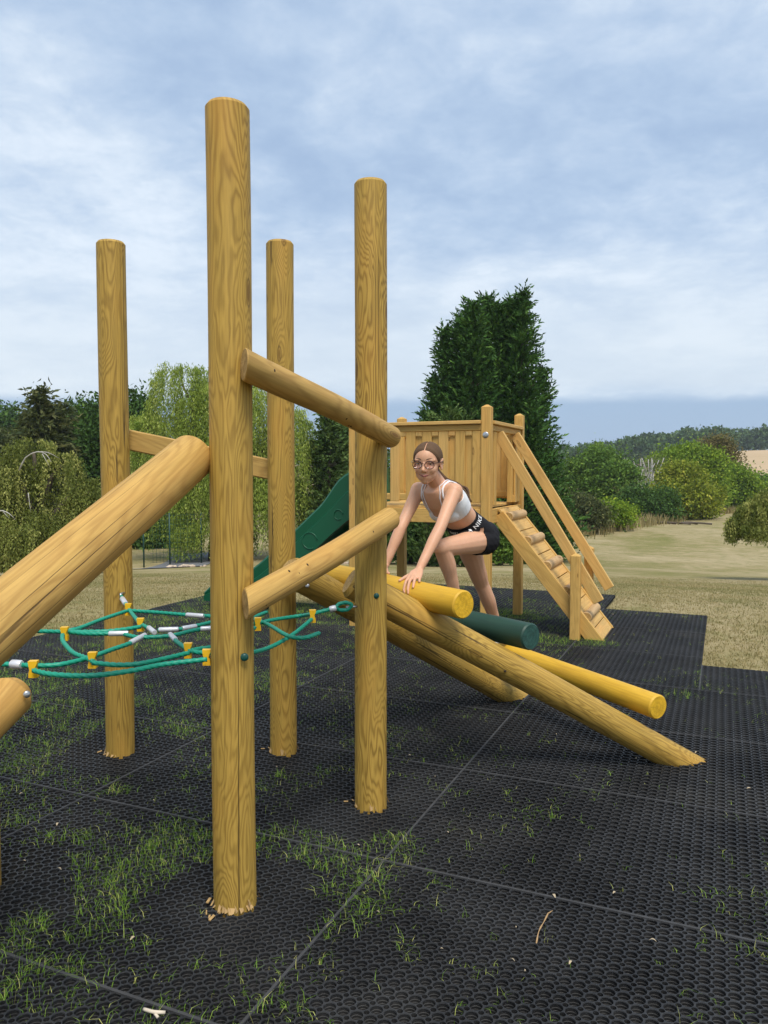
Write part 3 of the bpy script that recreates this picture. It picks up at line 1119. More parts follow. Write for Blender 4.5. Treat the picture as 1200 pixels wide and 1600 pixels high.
def panel(along, v_, side, skip=(), lo=1.21, hi=1.93, start=0.0):
    """slatted panel; 'along' gives (u0,u1) on the front or back face"""
    u0, u1 = along
    s = -1 if side == 'front' else 1
    board('top_rail', T(u0, v_ + s * 0.004, hi - 0.045), T(u1, v_ + s * 0.004, hi - 0.045), 0.055, 0.05, (0, 0, 1), M_PLANK, tower)
    board('cap_rail', T(u0, v_ + s * 0.01, hi), T(u1, v_ + s * 0.01, hi), 0.105, 0.032, UY, M_PLANK2, tower)
    board('bottom_rail', T(u0, v_ - s * 0.005, lo + 0.045), T(u1, v_ - s * 0.005, lo + 0.045), 0.06, 0.045, (0, 0, 1), M_PLANK, tower)
    n = 0
    u = u0 + start
    while u < u1 - 0.03:
        w = 0.092
        board('slat', T(u + w / 2, v_ + s * 0.016, lo), T(u + w / 2, v_ + s * 0.016, hi - 0.076), w, 0.018, UX, M_PLANK if n % 3 else M_PLANK2, tower)
        g0, g1 = u + w, u + 0.16
        if g1 < u1:
            board('spacer_block', T((g0 + g1) / 2, v_ + s * 0.012, hi - 0.115), T((g0 + g1) / 2, v_ + s * 0.012, hi - 0.078), (g1 - g0) - 0.006, 0.03, UX, M_PLANK2, tower)
            if n not in skip:
                board('slat', T((g0 + g1) / 2 + 0.004, v_ - s * 0.0035, lo), T((g0 + g1) / 2 + 0.004, v_ - s * 0.0035, hi - 0.118), 0.088 if n % 3 else 0.066, 0.018, UX, M_PLANK, tower)
        u += 0.16
        n += 1


panel((FW + 0.045, -0.045), 0, 'front', skip=(0,), start=0.335)
panel((FW + 0.045, -0.045), FD, 'back', skip=(3,), start=0.02)
# side with the ramp: short returns beside the posts and a rail across
board('top_rail', T(0.004, 0.045, 1.885), T(0.004, FD - 0.045, 1.885), 0.055, 0.05, (0, 0, 1), M_PLANK, tower)
board('cap_rail', T(0.01, 0.045, 1.93), T(0.01, FD - 0.045, 1.93), 0.105, 0.032, UX, M_PLANK2, tower)
for v_, w in ((0.085, 0.06), (0.19, 0.075), (0.98, 0.09), (1.09, 0.07)):
    board('slat', T(0.018, v_, 1.18), T(0.018, v_, 1.853), w, 0.02, UY, M_PLANK, tower)
board('bottom_rail', T(-0.004, 0.045, 1.215), T(-0.004, 0.24, 1.215), 0.07, 0.04, (0, 0, 1), M_PLANK, tower)
board('bottom_rail', T(-0.004, 0.92, 1.215), T(-0.004, FD - 0.045, 1.215), 0.07, 0.04, (0, 0, 1), M_PLANK, tower)
for v_ in (0.28, 0.92):
    board('entry_post', T(-0.02, v_, 1.18), T(-0.02, v_, 1.855), 0.07, 0.05, UY, M_PLANK, tower)

# ramp: two stringers, planks between, half-round rungs on top
ru0, rz0, ru1, rz1 = 0.035, 1.135, 0.985, -0.03
sl = Vector((ru1 - ru0, 0, rz1 - rz0)).normalized()
RV0, RV1 = 0.27, 0.90
nrm_l = Vector((-sl.z, 0, sl.x))
nrm_w = (MT.to_3x3() @ nrm_l)
ramp = board('ramp_stringer', T(ru0, RV0, rz0 - 0.05), T(ru1, RV0, rz1 - 0.05), 0.13, 0.045, nrm_w, M_PLANK, tower)
board('ramp_stringer', T(ru0, RV1, rz0 - 0.05), T(ru1, RV1, rz1 - 0.05), 0.13, 0.045, nrm_w, M_PLANK, tower)
slen = math.hypot(ru1 - ru0, rz1 - rz0)
npk = 11
for k in range(npk):
    f0, f1 = (k + 0.02) / npk, (k + 0.98) / npk
    p0 = Vector((ru0, 0, rz0)) + (Vector((ru1, 0, rz1)) - Vector((ru0, 0, rz0))) * ((f0 + f1) / 2) + nrm_l * 0.012
    c = T(p0.x, RV0 - 0.022, p0.z)
    d = T(p0.x, RV1 + 0.022, p0.z)
    board('ramp_plank', c, d, slen / npk * 0.95, 0.024, MT.to_3x3() @ sl, M_PLANK2, tower)
M_HALF = wood('half_round_wood', (0.55, 0.37, 0.18), (0.36, 0.21, 0.08), ring=26, contrast=0.5, cracks=False)
for k in range(5):
    f_ = 0.07 + k * 0.19
    p0 = Vector((ru0, 0, rz0)) + (Vector((ru1, 0, rz1)) - Vector((ru0, 0, rz0))) * f_ + nrm_l * 0.026
    c, d = T(p0.x, RV0 + 0.03, p0.z), T(p0.x, RV1 - 0.03, p0.z)
    log('ramp_rung', c, d, 0.046, 0.046, [M_HALF, M_END], tower, 0.006, 0.006, sides=24, seed=60 + k, bend=0.001)
# handrails and foot posts
sq_post(0.76, 0.215, -0.2, 0.765, 0.085, tower, name='handrail_post')
sq_post(0.76, 0.965, -0.2, 0.765, 0.085, tower, name='handrail_post')
hr_n = MT.to_3x3() @ Vector((1.52, 0, 0.9)).normalized()
board('handrail', T(0.03, 0.285, 1.84), T(0.955, 0.285, 0.335), 0.095, 0.042, hr_n, M_PLANK2, tower)
board('handrail', T(0.03, 0.90, 1.855), T(0.965, 0.90, 0.37), 0.095, 0.042, hr_n, M_PLANK2, tower)

# slide (swept trough)
path = spline([Vector((-1.33, 0, 1.19)), Vector((-1.45, 0, 1.165)), Vector((-1.7, 0, 0.99)), Vector((-2.1, 0, 0.645)), Vector((-2.5, 0, 0.315)), Vector((-2.8, 0, 0.15)), Vector((-3.05, 0, 0.095)), Vector((-3.30, 0, 0.085))], 0.05)
SV0, SV1 = 0.32, 0.90
vm, hw = (SV0 + SV1) / 2, (SV1 - SV0) / 2
mb = MB()
vs, fs = [], []
prof_n = 0
for i, p in enumerate(path):
    tn = (path[min(i + 1, len(path) - 1)] - path[max(i - 1, 0)]).normalized()
    nn = Vector((tn.z, 0, -tn.x))
    if nn.z < 0:
        nn = -nn
    f_ = i / (len(path) - 1)
    hood = max(0.0, 1 - (abs(p.x) - 1.33) / 0.42)
    hood = hood * hood * (3 - 2 * hood)
    wall = 0.21 + 0.13 * hood
    if f_ > 0.86:
        wall *= math.sqrt(max(0.12, 1 - ((f_ - 0.86) / 0.14) ** 2))
    pr = [(-hw - 0.035, -0.10), (-hw - 0.04, wall * 0.45), (-hw - 0.022, wall * 0.5), (-hw - 0.03, wall - 0.02), (-hw - 0.015, wall), (-hw + 0.012, wall - 0.004), (-hw + 0.02, wall * 0.5), (-hw + 0.06, 0.02),
          (-hw + 0.1, 0.0), (hw - 0.1, 0.0), (hw - 0.06, 0.02), (hw - 0.02, wall * 0.5), (hw - 0.012, wall - 0.004), (hw + 0.015, wall), (hw + 0.03, wall - 0.02), (hw + 0.022, wall * 0.5), (hw + 0.04, wall * 0.45), (hw + 0.035, -0.10),
          (hw - 0.02, -0.10), (hw - 0.06, -0.03), (-hw + 0.06, -0.03), (-hw + 0.02, -0.10)]
    prof_n = len(pr)
    low = 1.0 if f_ < 0.8 else max(0.25, 1 - (f_ - 0.8) / 0.2)
    for (a, b_) in pr:
        bb = b_ * low if b_ < 0 else b_
        q = p + nn * bb
        vs.append((q.x, vm + a, max(q.z, 0.004)))
for i in range(len(path) - 1):
    for k in range(prof_n):
        k2_ = (k + 1) % prof_n
        fs.append((i * prof_n + k, (i + 1) * prof_n + k, (i + 1) * prof_n + k2_, i * prof_n + k2_))
fs.append(tuple(range(prof_n)))
fs.append(tuple(reversed([(len(path) - 1) * prof_n + k for k in range(prof_n)])))
mb.add(vs, fs)
slide = mb.build('slide', M_SLIDE, tower, MT.copy())
auto_sharp(slide, 38)
slide['label'] = 'green moulded plastic slide'
for (xx, rr_) in ((-1.62, 0.05), (-1.95, 0.085), (-2.32, 0.085)):
    j = min(range(len(path)), key=lambda q: abs(path[q].x - xx))
    p = path[j] + Vector((-0.03, 0, 0.0))
    mb = MB()
    mb.tube([Vector((p.x + rr_ * math.cos(a), vm - hw - 0.040, p.z - 0.015 + rr_ * math.sin(a))) for a in np.linspace(0.1, 5.2, 22)], 0.006, 8)
    mb.build('moulded_ring', M_SLIDE, slide, MT.copy())


# ------------------------------------------------------------------ foliage builders
M_BARK = simple('bark', (0.085, 0.065, 0.045), 0.9, var=0.4, vscale=12, bump=0.6)
M_BIRCHBARK = simple('pale_dead_wood', (0.42, 0.40, 0.36), 0.8, var=0.3, vscale=10)
M_STRAW = foliage('dry_grass', (0.164, 0.143, 0.050), (0.328, 0.260, 0.117), (0.451, 0.378, 0.216), 0.2)
M_GRASS = foliage('green_grass', (0.107, 0.238, 0.024), (0.239, 0.409, 0.055), (0.600, 0.600, 0.190), 0.3)


M_FADED = foliage('faded_grass', (0.115, 0.125, 0.034), (0.185, 0.175, 0.062), (0.30, 0.255, 0.12), 0.2)


def unit(rng, n):
    d = rng.normal(size=(n, 3))
    return d / np.linalg.norm(d, axis=1, keepdims=True)


def leaves(name, Cn, ax, size, aspect, tint, mat, parent=None, M=None, rng=RNG, spread=1.0):
    """leaf-shaped quads: centre, long axis (unit), half length; the blade's width direction is random around the axis"""
    n = len(Cn)
    r = unit(rng, n)
    w = np.cross(ax, r)
    w /= np.linalg.norm(w, axis=1, keepdims=True) + 1e-9
    size = np.asarray(size)
    if size.ndim == 0:
        size = np.full(n, float(size))
    a = ax * size[:, None]
    b = w * (size * aspect)[:, None]
    nrm = np.cross(a, b)
    nrm /= np.linalg.norm(nrm, axis=1, keepdims=True) + 1e-9
    lift = nrm * (size * 0.22)[:, None]
    V_ = np.stack([Cn - a - lift, Cn + b - a * 0.1, Cn + a - lift * 0.6, Cn - b - a * 0.1], 1).reshape(-1, 3)
    F_ = np.arange(4 * n).reshape(n, 4)
    me = np_mesh(name, V_, F_, np.repeat(tint, 4))
    return mesh_obj(name, me, mat, parent, M, smooth=False)


def lobe_leaves(rng, lobes, clumps, per, clump_r, flat=0.75, inner=0.55):
    """clumps of leaf positions over the surface of ellipsoid lobes (c, (rx,ry,rz)); returns positions, outward axes, tints"""
    ar = np.array([r[0] * r[2] + r[1] * r[2] + r[0] * r[1] for c, r in lobes])
    cnt = np.maximum(3, (clumps * ar / ar.sum()).astype(int))
    P, A, Tn = [], [], []
    for (c, r), n in zip(lobes, cnt):
        d = unit(rng, n)
        d[:, 2] = np.where(d[:, 2] < -0.55, -d[:, 2], d[:, 2])
        rad_ = inner + (1.06 - inner) * rng.random(n) ** 0.45
        cc = np.array(c) + d * np.array(r) * rad_[:, None]
        tn = np.clip(0.45 + 0.22 * rng.normal(size=n), 0, 1)
        q = rng.normal(size=(n, per, 3)) * clump_r * np.array([1, 1, flat]) * rng.uniform(0.6, 1.3, (n, 1, 1))
        P.append((cc[:, None] + q).reshape(-1, 3))
        a = d[:, None] * 0.7 + unit(rng, n * per).reshape(n, per, 3)
        a = a.reshape(-1, 3)
        A.append(a / (np.linalg.norm(a, axis=1, keepdims=True) + 1e-9))
        Tn.append(np.clip(np.repeat(tn, per) + 0.12 * rng.normal(size=n * per), 0, 1))
    return np.concatenate(P), np.concatenate(A), np.concatenate(Tn)


def limb_mesh(base, lobes, r0, rng, trunk_top=None):
    mb = MB()
    base = Vector(base)
    cx = sum(c[0] for c, r in lobes) / len(lobes)
    cy = sum(c[1] for c, r in lobes) / len(lobes)
    ztop = max(c[2] for c, r in lobes)
    tp = Vector((cx * 0.6 + base.x * 0.4, cy * 0.6 + base.y * 0.4, trunk_top if trunk_top else base.z + (ztop - base.z) * 0.62))
    midp = base.lerp(tp, 0.5) + Vector((rng.normal() * r0, rng.normal() * r0, 0))
    mb.tube(spline([base, midp, tp], 0.5), list(np.linspace(r0, r0 * 0.5, len(spline([base, midp, tp], 0.5)))), 8)
    for c, r in lobes:
        c = Vector(c)
        f_ = rng.uniform(0.3, 0.9)
        s_ = base.lerp(tp, f_)
        e = c + Vector((rng.normal() * r[0] * 0.3, rng.normal() * r[1] * 0.3, r[2] * 0.3))
        mm = s_.lerp(e, 0.5) + Vector((0, 0, -0.1 * (e - s_).length * rng.uniform(-0.5, 1)))
        sp_ = spline([s_, mm, e], 0.6)
        mb.tube(sp_, list(np.linspace(r0 * 0.42, r0 * 0.08, len(sp_))), 6)
    return mb


def broadleaf(name, label, u, d, lobes_px, mat, clumps, per, leaf, seed, clump_r=None, cat='tree', group=None, trunk=0.14, aspect=0.55, depth=0.9, trunk_name='trunk', inner=0.5):
    """tree or bush: lobes given as photograph pixels (cu, cv, ru, rv) at distance d; the third axis is as deep as it is wide"""
    rng = np.random.default_rng(seed)
    X = (u - 600) / FPX * d
    root = Vector((X, d, tz(X, d)))
    s = d / FPX
    lobes = []
    for (cu, cv, ru, rv) in lobes_px:
        dy = rng.uniform(-0.6, 0.6) * ru * s
        p = at(cu, cv, d + dy)
        lobes.append(((p.x, p.y, p.z), (ru * s, ru * s * depth, rv * s)))
    th_ = thing(name, root, label, cat, group)
    cr_ = clump_r if clump_r else leaf * 2.2
    P, A, Tn = lobe_leaves(rng, lobes, int(clumps * 1.25), int(per * 1.7), cr_, inner=inner)
    leaf *= 0.66
    keep = P[:, 2] > terr(P[:, 0], P[:, 1]) + 0.02
    P, A, Tn = P[keep], A[keep], Tn[keep]
    M = Matrix.Translation(root)
    leaves('crown' if cat == 'tree' else 'foliage', P - np.array(root), A, leaf * rng.uniform(0.65, 1.3, len(P)), aspect, Tn, mat, th_, M, rng)
    mb = limb_mesh(root, lobes, trunk, rng)
    mb.build_at(trunk_name, M_BARK, th_, M)
    return th_


F_DARK = foliage('dark_leaves', (0.028, 0.063, 0.015), (0.068, 0.139, 0.028), (0.118, 0.209, 0.037), 0.2)
F_MID = foliage('mid_green_leaves', (0.054, 0.114, 0.019), (0.120, 0.218, 0.034), (0.218, 0.320, 0.053), 0.25)
F_BRIGHT = foliage('bright_green_leaves', (0.085, 0.162, 0.014), (0.211, 0.324, 0.027), (0.389, 0.470, 0.047), 0.3)
F_YELLOWG = foliage('yellow_green_leaves', (0.118, 0.164, 0.016), (0.258, 0.305, 0.031), (0.468, 0.452, 0.065), 0.3)
F_WILLOW = foliage('willow_leaves', (0.156, 0.237, 0.035), (0.356, 0.448, 0.078), (0.528, 0.582, 0.164), 0.35)
F_WILLOW2 = foliage('birch_leaves', (0.086, 0.114, 0.023), (0.207, 0.236, 0.053), (0.429, 0.426, 0.127), 0.3)
F_BROWN = foliage('brown_tinged_leaves', (0.084, 0.081, 0.028), (0.182, 0.147, 0.049), (0.280, 0.210, 0.084), 0.2)
F_CONIF = foliage('conifer_sprays', (0.020, 0.054, 0.013), (0.052, 0.129, 0.026), (0.106, 0.211, 0.038), 0.12)
F_CONIF2 = foliage('light_conifer_sprays', (0.039, 0.078, 0.018), (0.091, 0.150, 0.038), (0.156, 0.221, 0.062), 0.15)
F_CEDAR = foliage('cedar_sprays', (0.034, 0.053, 0.019), (0.092, 0.108, 0.037), (0.185, 0.185, 0.069), 0.15)
F_GREY = foliage('grey_twig_leaves', (0.10, 0.095, 0.075), (0.20, 0.185, 0.15), None, 0.1)
F_WOOD = foliage('far_woodland_leaves', (0.039, 0.078, 0.029), (0.077, 0.135, 0.046), (0.139, 0.195, 0.064), 0.15)


# ------------------------------------------------------------------ conifers
def conifer(name, label, u, d, stems, mat, seed, sprays, per=11, leaf=0.16, group=None, droop=0.35, lean=0.55, aspect=0.34):
    """stems: (u offset px, top v px, base radius px, base v px, power)"""
    rng = np.random.default_rng(seed)
    X = (u - 600) / FPX * d
    root = Vector((X, d, tz(X, d)))
    th_ = thing(name, root, label, 'tree', group)
    s = d / FPX
    P, A, Tn = [], [], []
    mb = MB()
    tot = sum(st[2] * (st[3] - st[1]) for st in stems)
    for (du, vt, rb, vb, pw, dyy) in stems:
        top = at(u + du, vt, d + dyy)
        bx, by = top.x, top.y
        zb = max(at(u + du, vb, d + dyy).z, tz(bx, by))
        H = top.z - zb
        n = int(sprays * rb * (vb - vt) / tot)
        hfrac = rng.random(n) ** 1.25          # more foliage low down
        rad0 = rb * s
        lumps = 1 + 0.24 * np.sin(hfrac * 31 + rng.uniform(0, 6)) * np.sin(hfrac * 12)
        Rz = rad0 * (1 - hfrac ** pw) * lumps + 0.10
        az = rng.random(n) * 2 * np.pi
        Rz = Rz * (1 + 0.24 * np.sin(3 * az + 9 * hfrac) + 0.12 * np.sin(7 * az + 23 * hfrac))
        k = 0.50 + 0.56 * rng.random(n) ** 0.45
        rr_ = Rz * k
        dirh = np.stack([np.cos(az), np.sin(az), np.zeros(n)], -1)
        c = np.stack([bx + rr_ * np.cos(az), by + rr_ * np.sin(az), zb + hfrac * H + 0.12 * rr_], -1)
        ax = dirh + np.array([0, 0, lean]) + 0.35 * rng.normal(size=(n, 3))
        ax /= np.linalg.norm(ax, axis=1, keepdims=True)
        tn = np.clip(0.45 + 0.28 * rng.normal(size=n), 0, 1)
        L = leaf * 3.9 * rng.uniform(0.55, 1.35, n)
        tt = np.linspace(-1, 1, per)[None, :, None]
        side = unit(rng, n * per).reshape(n, per, 3)
        p = c[:, None] + ax[:, None] * tt * L[:, None, None] + side * (L[:, None, None] * 0.30 * (0.62 - 0.5 * tt))
        a = ax[:, None] * 1.0 + side * 0.65
        a = a.reshape(-1, 3)
        P.append(p.reshape(-1, 3))
        A.append(a / np.linalg.norm(a, axis=1, keepdims=True))
        Tn.append(np.clip(np.repeat(tn, per) + 0.1 * rng.normal(size=n * per), 0, 1))
        mb.tube([(bx, by, min(zb, tz(bx, by)) - 0.1), (bx, by, zb + H * 0.5), (bx, by, zb + H * 0.96)], [rad0 * 0.09 + 0.05, rad0 * 0.05 + 0.04, 0.02], 8)
        for q in range(26):
            hz = rng.uniform(0.05, 0.85)
            a_ = rng.uniform(0, 6.28)
            rl = rad0 * (1 - hz ** pw) * 0.8
            s0 = Vector((bx, by, zb + hz * H))
            mb.tube([s0, s0 + Vector((math.cos(a_) * rl * 0.5, math.sin(a_) * rl * 0.5, 0.1 * rl)), s0 + Vector((math.cos(a_) * rl, math.sin(a_) * rl, 0.35 * rl))], [0.045, 0.03, 0.012], 5)
    P, A, Tn = np.concatenate(P), np.concatenate(A), np.concatenate(Tn)
    keep = P[:, 2] > terr(P[:, 0], P[:, 1]) + 0.03
    M = Matrix.Translation(root)
    leaves('crown', P[keep] - np.array(root), A[keep], leaf * rng.uniform(0.7, 1.35, keep.sum()), aspect, Tn[keep], mat, th_, M, rng)
    mb.build_at('trunk', M_BARK, th_, M)
    return th_


conifer('conifer_tree', 'tall dark green conifer with several pointed tops behind the play tower', 765, 34,
        [(52, 456, 72, 900, 0.98, 0.0), (28, 478, 62, 900, 1.0, 0.9), (-4, 464, 76, 900, 0.96, 0.8), (-27, 472, 72, 900, 0.96, -0.4), (-68, 514, 64, 900, 0.95, 0.3), (-84, 590, 44, 900, 1.1, 0.6), (84, 575, 34, 895, 1.1, 0.4), (66, 640, 46, 895, 1.1, -0.8), (14, 476, 74, 900, 1.25, 0.4), (36, 470, 74, 900, 1.2, 0.5), (-44, 494, 72, 900, 1.2, 0.2), (-20, 560, 104, 895, 1.25, 0.0), (-95, 650, 30, 895, 1.1, 0.2)],
        F_CONIF, 11, 14000, per=12, leaf=0.105)
conifer('conifer_tree', 'small paler green conifer growing in front of the tall dark conifer', 705, 27,
        [(0, 640, 16, 880, 1.4, 0.0), (-20, 652, 14, 880, 1.4, 0.3), (20, 648, 14, 880, 1.4, 0.2), (-36, 662, 12, 880, 1.4, 0.1)], F_CONIF2, 12, 900, per=11, leaf=0.10, lean=1.1)
conifer('conifer_tree', 'narrow dark evergreen standing just right of the willow', 514, 36, [(0, 648, 30, 890, 2.2, 0), (14, 690, 18, 890, 2.0, 0.3), (-16, 690, 18, 890, 2.0, 0.5)], F_CONIF2, 13, 1100, per=11, leaf=0.13, lean=0.2)
conifer('conifer_tree', 'dark olive cedar with drooping tiered branches at far left', 62, 40, [(0, 608, 40, 860, 1.5, 0), (-14, 640, 30, 860, 1.3, 0.5), (22, 650, 32, 860, 1.3, 0.8), (36, 632, 18, 860, 1.4, 1.6)], F_CEDAR, 14, 1500, per=12, leaf=0.17, lean=-0.25)

# ------------------------------------------------------------------ weeping trees
def weeping(name, label, u, d, tops, mat, seed, strands, per, leaf, v_floor, trunk_r=0.3, sway=0.35, limbs=(), aspect=0.2, flow=0.5):
    """tops: (u, v, ru, rv) domes from which strands hang down"""
    rng = np.random.default_rng(seed)
    X = (u - 600) / FPX * d
    root = Vector((X, d, tz(X, d)))
    th_ = thing(name, root, label, 'tree')
    s = d / FPX
    P, A, Tn = [], [], []
    tot = sum(t_[2] * t_[3] for t_ in tops)
    mb = MB()
    for (cu, cv, ru, rv, lmax) in tops:
        c = np.array(at(cu, cv, d + rng.uniform(-0.5, 0.5) * ru * s * 0.5))
        n = int(strands * ru * rv / tot)
        nc = max(3, n // 16)
        dc = unit(rng, nc)
        dc[:, 2] = np.abs(dc[:, 2]) * 0.95 - 0.12
        ci = rng.integers(0, nc, n)
        dd = dc[ci] + 0.085 * rng.normal(size=(n, 3))
        kc = 0.55 + 0.47 * rng.random(nc) ** 0.5
        k = kc[ci] + 0.03 * rng.normal(size=n)
        st = c + dd * np.array([ru * s, ru * s * 0.9, rv * s]) * k[:, None]
        L = lmax * s * (0.35 + 0.65 * rng.random(n))
        tn = np.clip(0.45 + 0.26 * rng.normal(size=nc)[ci] + 0.08 * rng.normal(size=n), 0, 1)
        tt = (np.arange(per) + rng.random((n, per)) * 0.8) / per
        ou = dd.copy()
        ou[:, 2] = 0
        ou /= np.linalg.norm(ou, axis=1, keepdims=True) + 1e-6
        rise = np.sin(np.clip(tt * 3.6, 0, 1) * np.pi) * 0.09
        p = st[:, None] + ou[:, None] * (np.sqrt(tt) * sway * np.minimum(L, 2.5)[:, None])[..., None] * flow
        p[..., 2] += (-tt * tt * 0.45 - tt * 0.55 + rise) * L[:, None]
        p += rng.normal(size=p.shape) * leaf * 0.8
        a = np.zeros_like(p)
        a[..., 2] = -1
        a += ou[:, None] * 0.25 + 0.5 * rng.normal(size=p.shape)
        a = a.reshape(-1, 3)
        P.append(p.reshape(-1, 3))
        A.append(a / np.linalg.norm(a, axis=1, keepdims=True))
        Tn.append(np.clip(np.repeat(tn, per) + 0.12 * rng.normal(size=n * per), 0, 1))
        e = Vector(c)
        s0 = root + Vector((0, 0, (e.z - root.z) * 0.45))
        sp_ = spline([s0, s0.lerp(e, 0.55) + Vector((0, 0, 0.4)), e], 0.6)
        mb.tube(sp_, list(np.linspace(trunk_r * 0.5, 0.04, len(sp_))), 6)
    P, A, Tn = np.concatenate(P), np.concatenate(A), np.concatenate(Tn)
    zf = np.maximum(terr(P[:, 0], P[:, 1]) + 0.1, at(600, v_floor, d).z)
    keep = P[:, 2] > zf
    P, A, Tn = P[keep], A[keep], Tn[keep]
    M = Matrix.Translation(root)
    zt = max(at(600, t_[1], d).z for t_ in tops)
    mb.tube([root + Vector((0, 0, -0.2)), root + Vector((0.1, 0, (zt - root.z) * 0.3)), root + Vector((0, 0, (zt - root.z) * 0.7))], [trunk_r, trunk_r * 0.75, trunk_r * 0.35], 9)
    leaves('crown', P - np.array(root), A, leaf * rng.uniform(0.7, 1.3, len(P)), aspect, Tn, mat, th_, M, rng)
    mb.build_at('trunk', M_BARK, th_, M)
    if limbs:
        for pts, r0 in limbs:
            mb = MB()
            sp_ = spline([at(a, b_, d + yy) for a, b_, yy in pts], 0.15)
            mb.tube(sp_, list(np.linspace(r0, r0 * 0.3, len(sp_))), 6)
            mb.build_at('dead_branch', M_BIRCHBARK, th_, M)
    return th_


weeping('willow_tree', 'big yellow green weeping willow behind the tall log posts', 335, 36,
        [(285, 600, 46, 34, 130), (330, 640, 60, 50, 170), (255, 680, 52, 44, 190), (400, 640, 60, 46, 190), (450, 680, 40, 46, 200), (365, 720, 70, 46, 150), (300, 760, 62, 40, 120), (430, 760, 50, 40, 110), (230, 668, 26, 22, 90), (340, 830, 66, 26, 60), (455, 790, 34, 30, 90)],
        F_WILLOW, 21, 6500, 22, 0.080, 893, 0.35, aspect=0.22)
weeping('birch_tree', 'weeping birch with small olive leaves and bare pale branches at left edge', 60, 22,
        [(52, 706, 34, 22, 70), (96, 728, 30, 22, 90), (14, 740, 44, 30, 110), (118, 786, 40, 34, 110), (60, 830, 70, 40, 80), (-30, 790, 60, 50, 120), (140, 770, 22, 26, 80), (10, 880, 46, 26, 60), (-20, 850, 60, 40, 70)],
        F_WILLOW2, 22, 5200, 16, 0.040, 925, 0.2, aspect=0.42, flow=0.8,
        limbs=[([(30, 735, -1.9), (40, 715, -2.0), (58, 706, -2.1), (72, 710, -2.1), (80, 722, -2.1)], 0.022), ([(58, 706, -2.1), (75, 707, -2.1), (92, 716, -2.0)], 0.014),
               ([(66, 709, -2.1), (78, 730, -2.05)], 0.011), ([(-12, 800, -2.3), (4, 798, -2.4), (16, 804, -2.4), (24, 812, -2.3)], 0.020), ([(4, 798, -2.4), (14, 810, -2.4)], 0.012), ([(44, 770, -2.2), (46, 785, -2.2), (48, 800, -2.2)], 0.012)])
weeping('weeping_tree', 'drooping olive green branch ends of a tree entering at right edge', 1275, 20,
        [(1158, 818, 26, 12, 26), (1188, 800, 34, 20, 44), (1178, 830, 32, 12, 22), (1225, 785, 46, 28, 64), (1270, 780, 60, 40, 70)], F_WILLOW2, 23, 5200, 14, 0.038, 852, 0.16, aspect=0.32, flow=0.9)

# ------------------------------------------------------------------ left background
broadleaf('broadleaf_tree', 'dense dark green tree behind the leftmost tall post', 150, 46, [(140, 690, 40, 62), (118, 730, 34, 60), (175, 720, 40, 70), (215, 690, 30, 70), (150, 800, 60, 70), (220, 800, 50, 80)], F_DARK, 620, 26, 0.20, 31, clump_r=0.5)
broadleaf('broadleaf_tree', 'rounded dark bluish tree far off at left edge', 12, 90, [(10, 672, 26, 30), (-20, 690, 36, 34), (30, 700, 30, 40), (-60, 690, 50, 44)], F_DARK, 330, 22, 0.36, 32, clump_r=0.9)
broadleaf('bush', 'dull olive shrub below the cedar at left edge', 10, 48, [(0, 720, 40, 40), (40, 760, 50, 60), (-40, 740, 50, 60)], F_CEDAR, 330, 22, 0.2, 33, clump_r=0.5, cat='bush')
broadleaf('broadleaf_tree', 'dark leafy tree in the gap between evergreen and tower', 540, 60, [(540, 690, 22, 40), (565, 700, 30, 40), (540, 770, 30, 60), (580, 770, 40, 50)], F_DARK, 380, 22, 0.24, 34, clump_r=0.55)
broadleaf('bush', 'dark bush seen under the willow beside the fence posts', 245, 44, [(235, 840, 30, 36), (270, 850, 26, 32), (215, 850, 20, 30)], F_DARK, 260, 20, 0.16, 35, clump_r=0.35, cat='bush')
broadleaf('bush', 'dark hedge bush seen under the tower floor left of the girl', 640, 30, [(618, 850, 34, 40), (660, 845, 30, 44), (690, 850, 30, 40), (590, 855, 30, 36)], F_DARK, 420, 20, 0.11, 36, clump_r=0.25, cat='bush')
broadleaf('bush', 'mid green leafy shrub by the foot of the tower corner post', 782, 29, [(780, 820, 16, 26), (786, 855, 15, 30), (770, 860, 14, 24)], F_MID, 200, 18, 0.10, 37, clump_r=0.2, cat='bush')

# ------------------------------------------------------------------ hedge line on the right
HG = 'trees and bushes along the field edge'
broadleaf('broadleaf_tree', 'dark green open tree with visible pale stems left in the field hedge', 940, 72, [(940, 735, 34, 36), (915, 770, 34, 34), (965, 765, 36, 40), (940, 800, 46, 34), (900, 745, 18, 30)], F_MID, 560, 20, 0.22, 41, clump_r=0.5, group=HG)
broadleaf('broadleaf_tree', 'large bright yellow green tree at middle of the field hedge', 1072, 86, [(1075, 735, 34, 38), (1045, 745, 34, 36), (1095, 765, 36, 44), (1110, 730, 20, 24), (1060, 790, 46, 34)], F_BRIGHT, 620, 20, 0.26, 42, clump_r=0.6, group=HG)
broadleaf('broadleaf_tree', 'rounded lime green bushy tree in front of the large bright tree', 1066, 70, [(1065, 755, 34, 30), (1045, 785, 30, 30), (1085, 785, 32, 30), (1065, 805, 44, 24), (1108, 778, 18, 16)], F_YELLOWG, 520, 20, 0.2, 43, clump_r=0.45, group=HG)
broadleaf('broadleaf_tree', 'tall brown tinged birch behind the bright trees of the hedge', 1128, 98, [(1125, 712, 16, 28), (1135, 740, 22, 40), (1112, 706, 16, 20), (1130, 780, 30, 40)], F_BROWN, 330, 20, 0.24, 44, clump_r=0.5, group=HG)
broadleaf('broadleaf_tree', 'olive green tree at right end of the field hedge', 1150, 92, [(1150, 765, 30, 32), (1170, 785, 28, 28), (1135, 790, 28, 24)], F_BRIGHT, 360, 20, 0.26, 45, clump_r=0.6, group=HG)
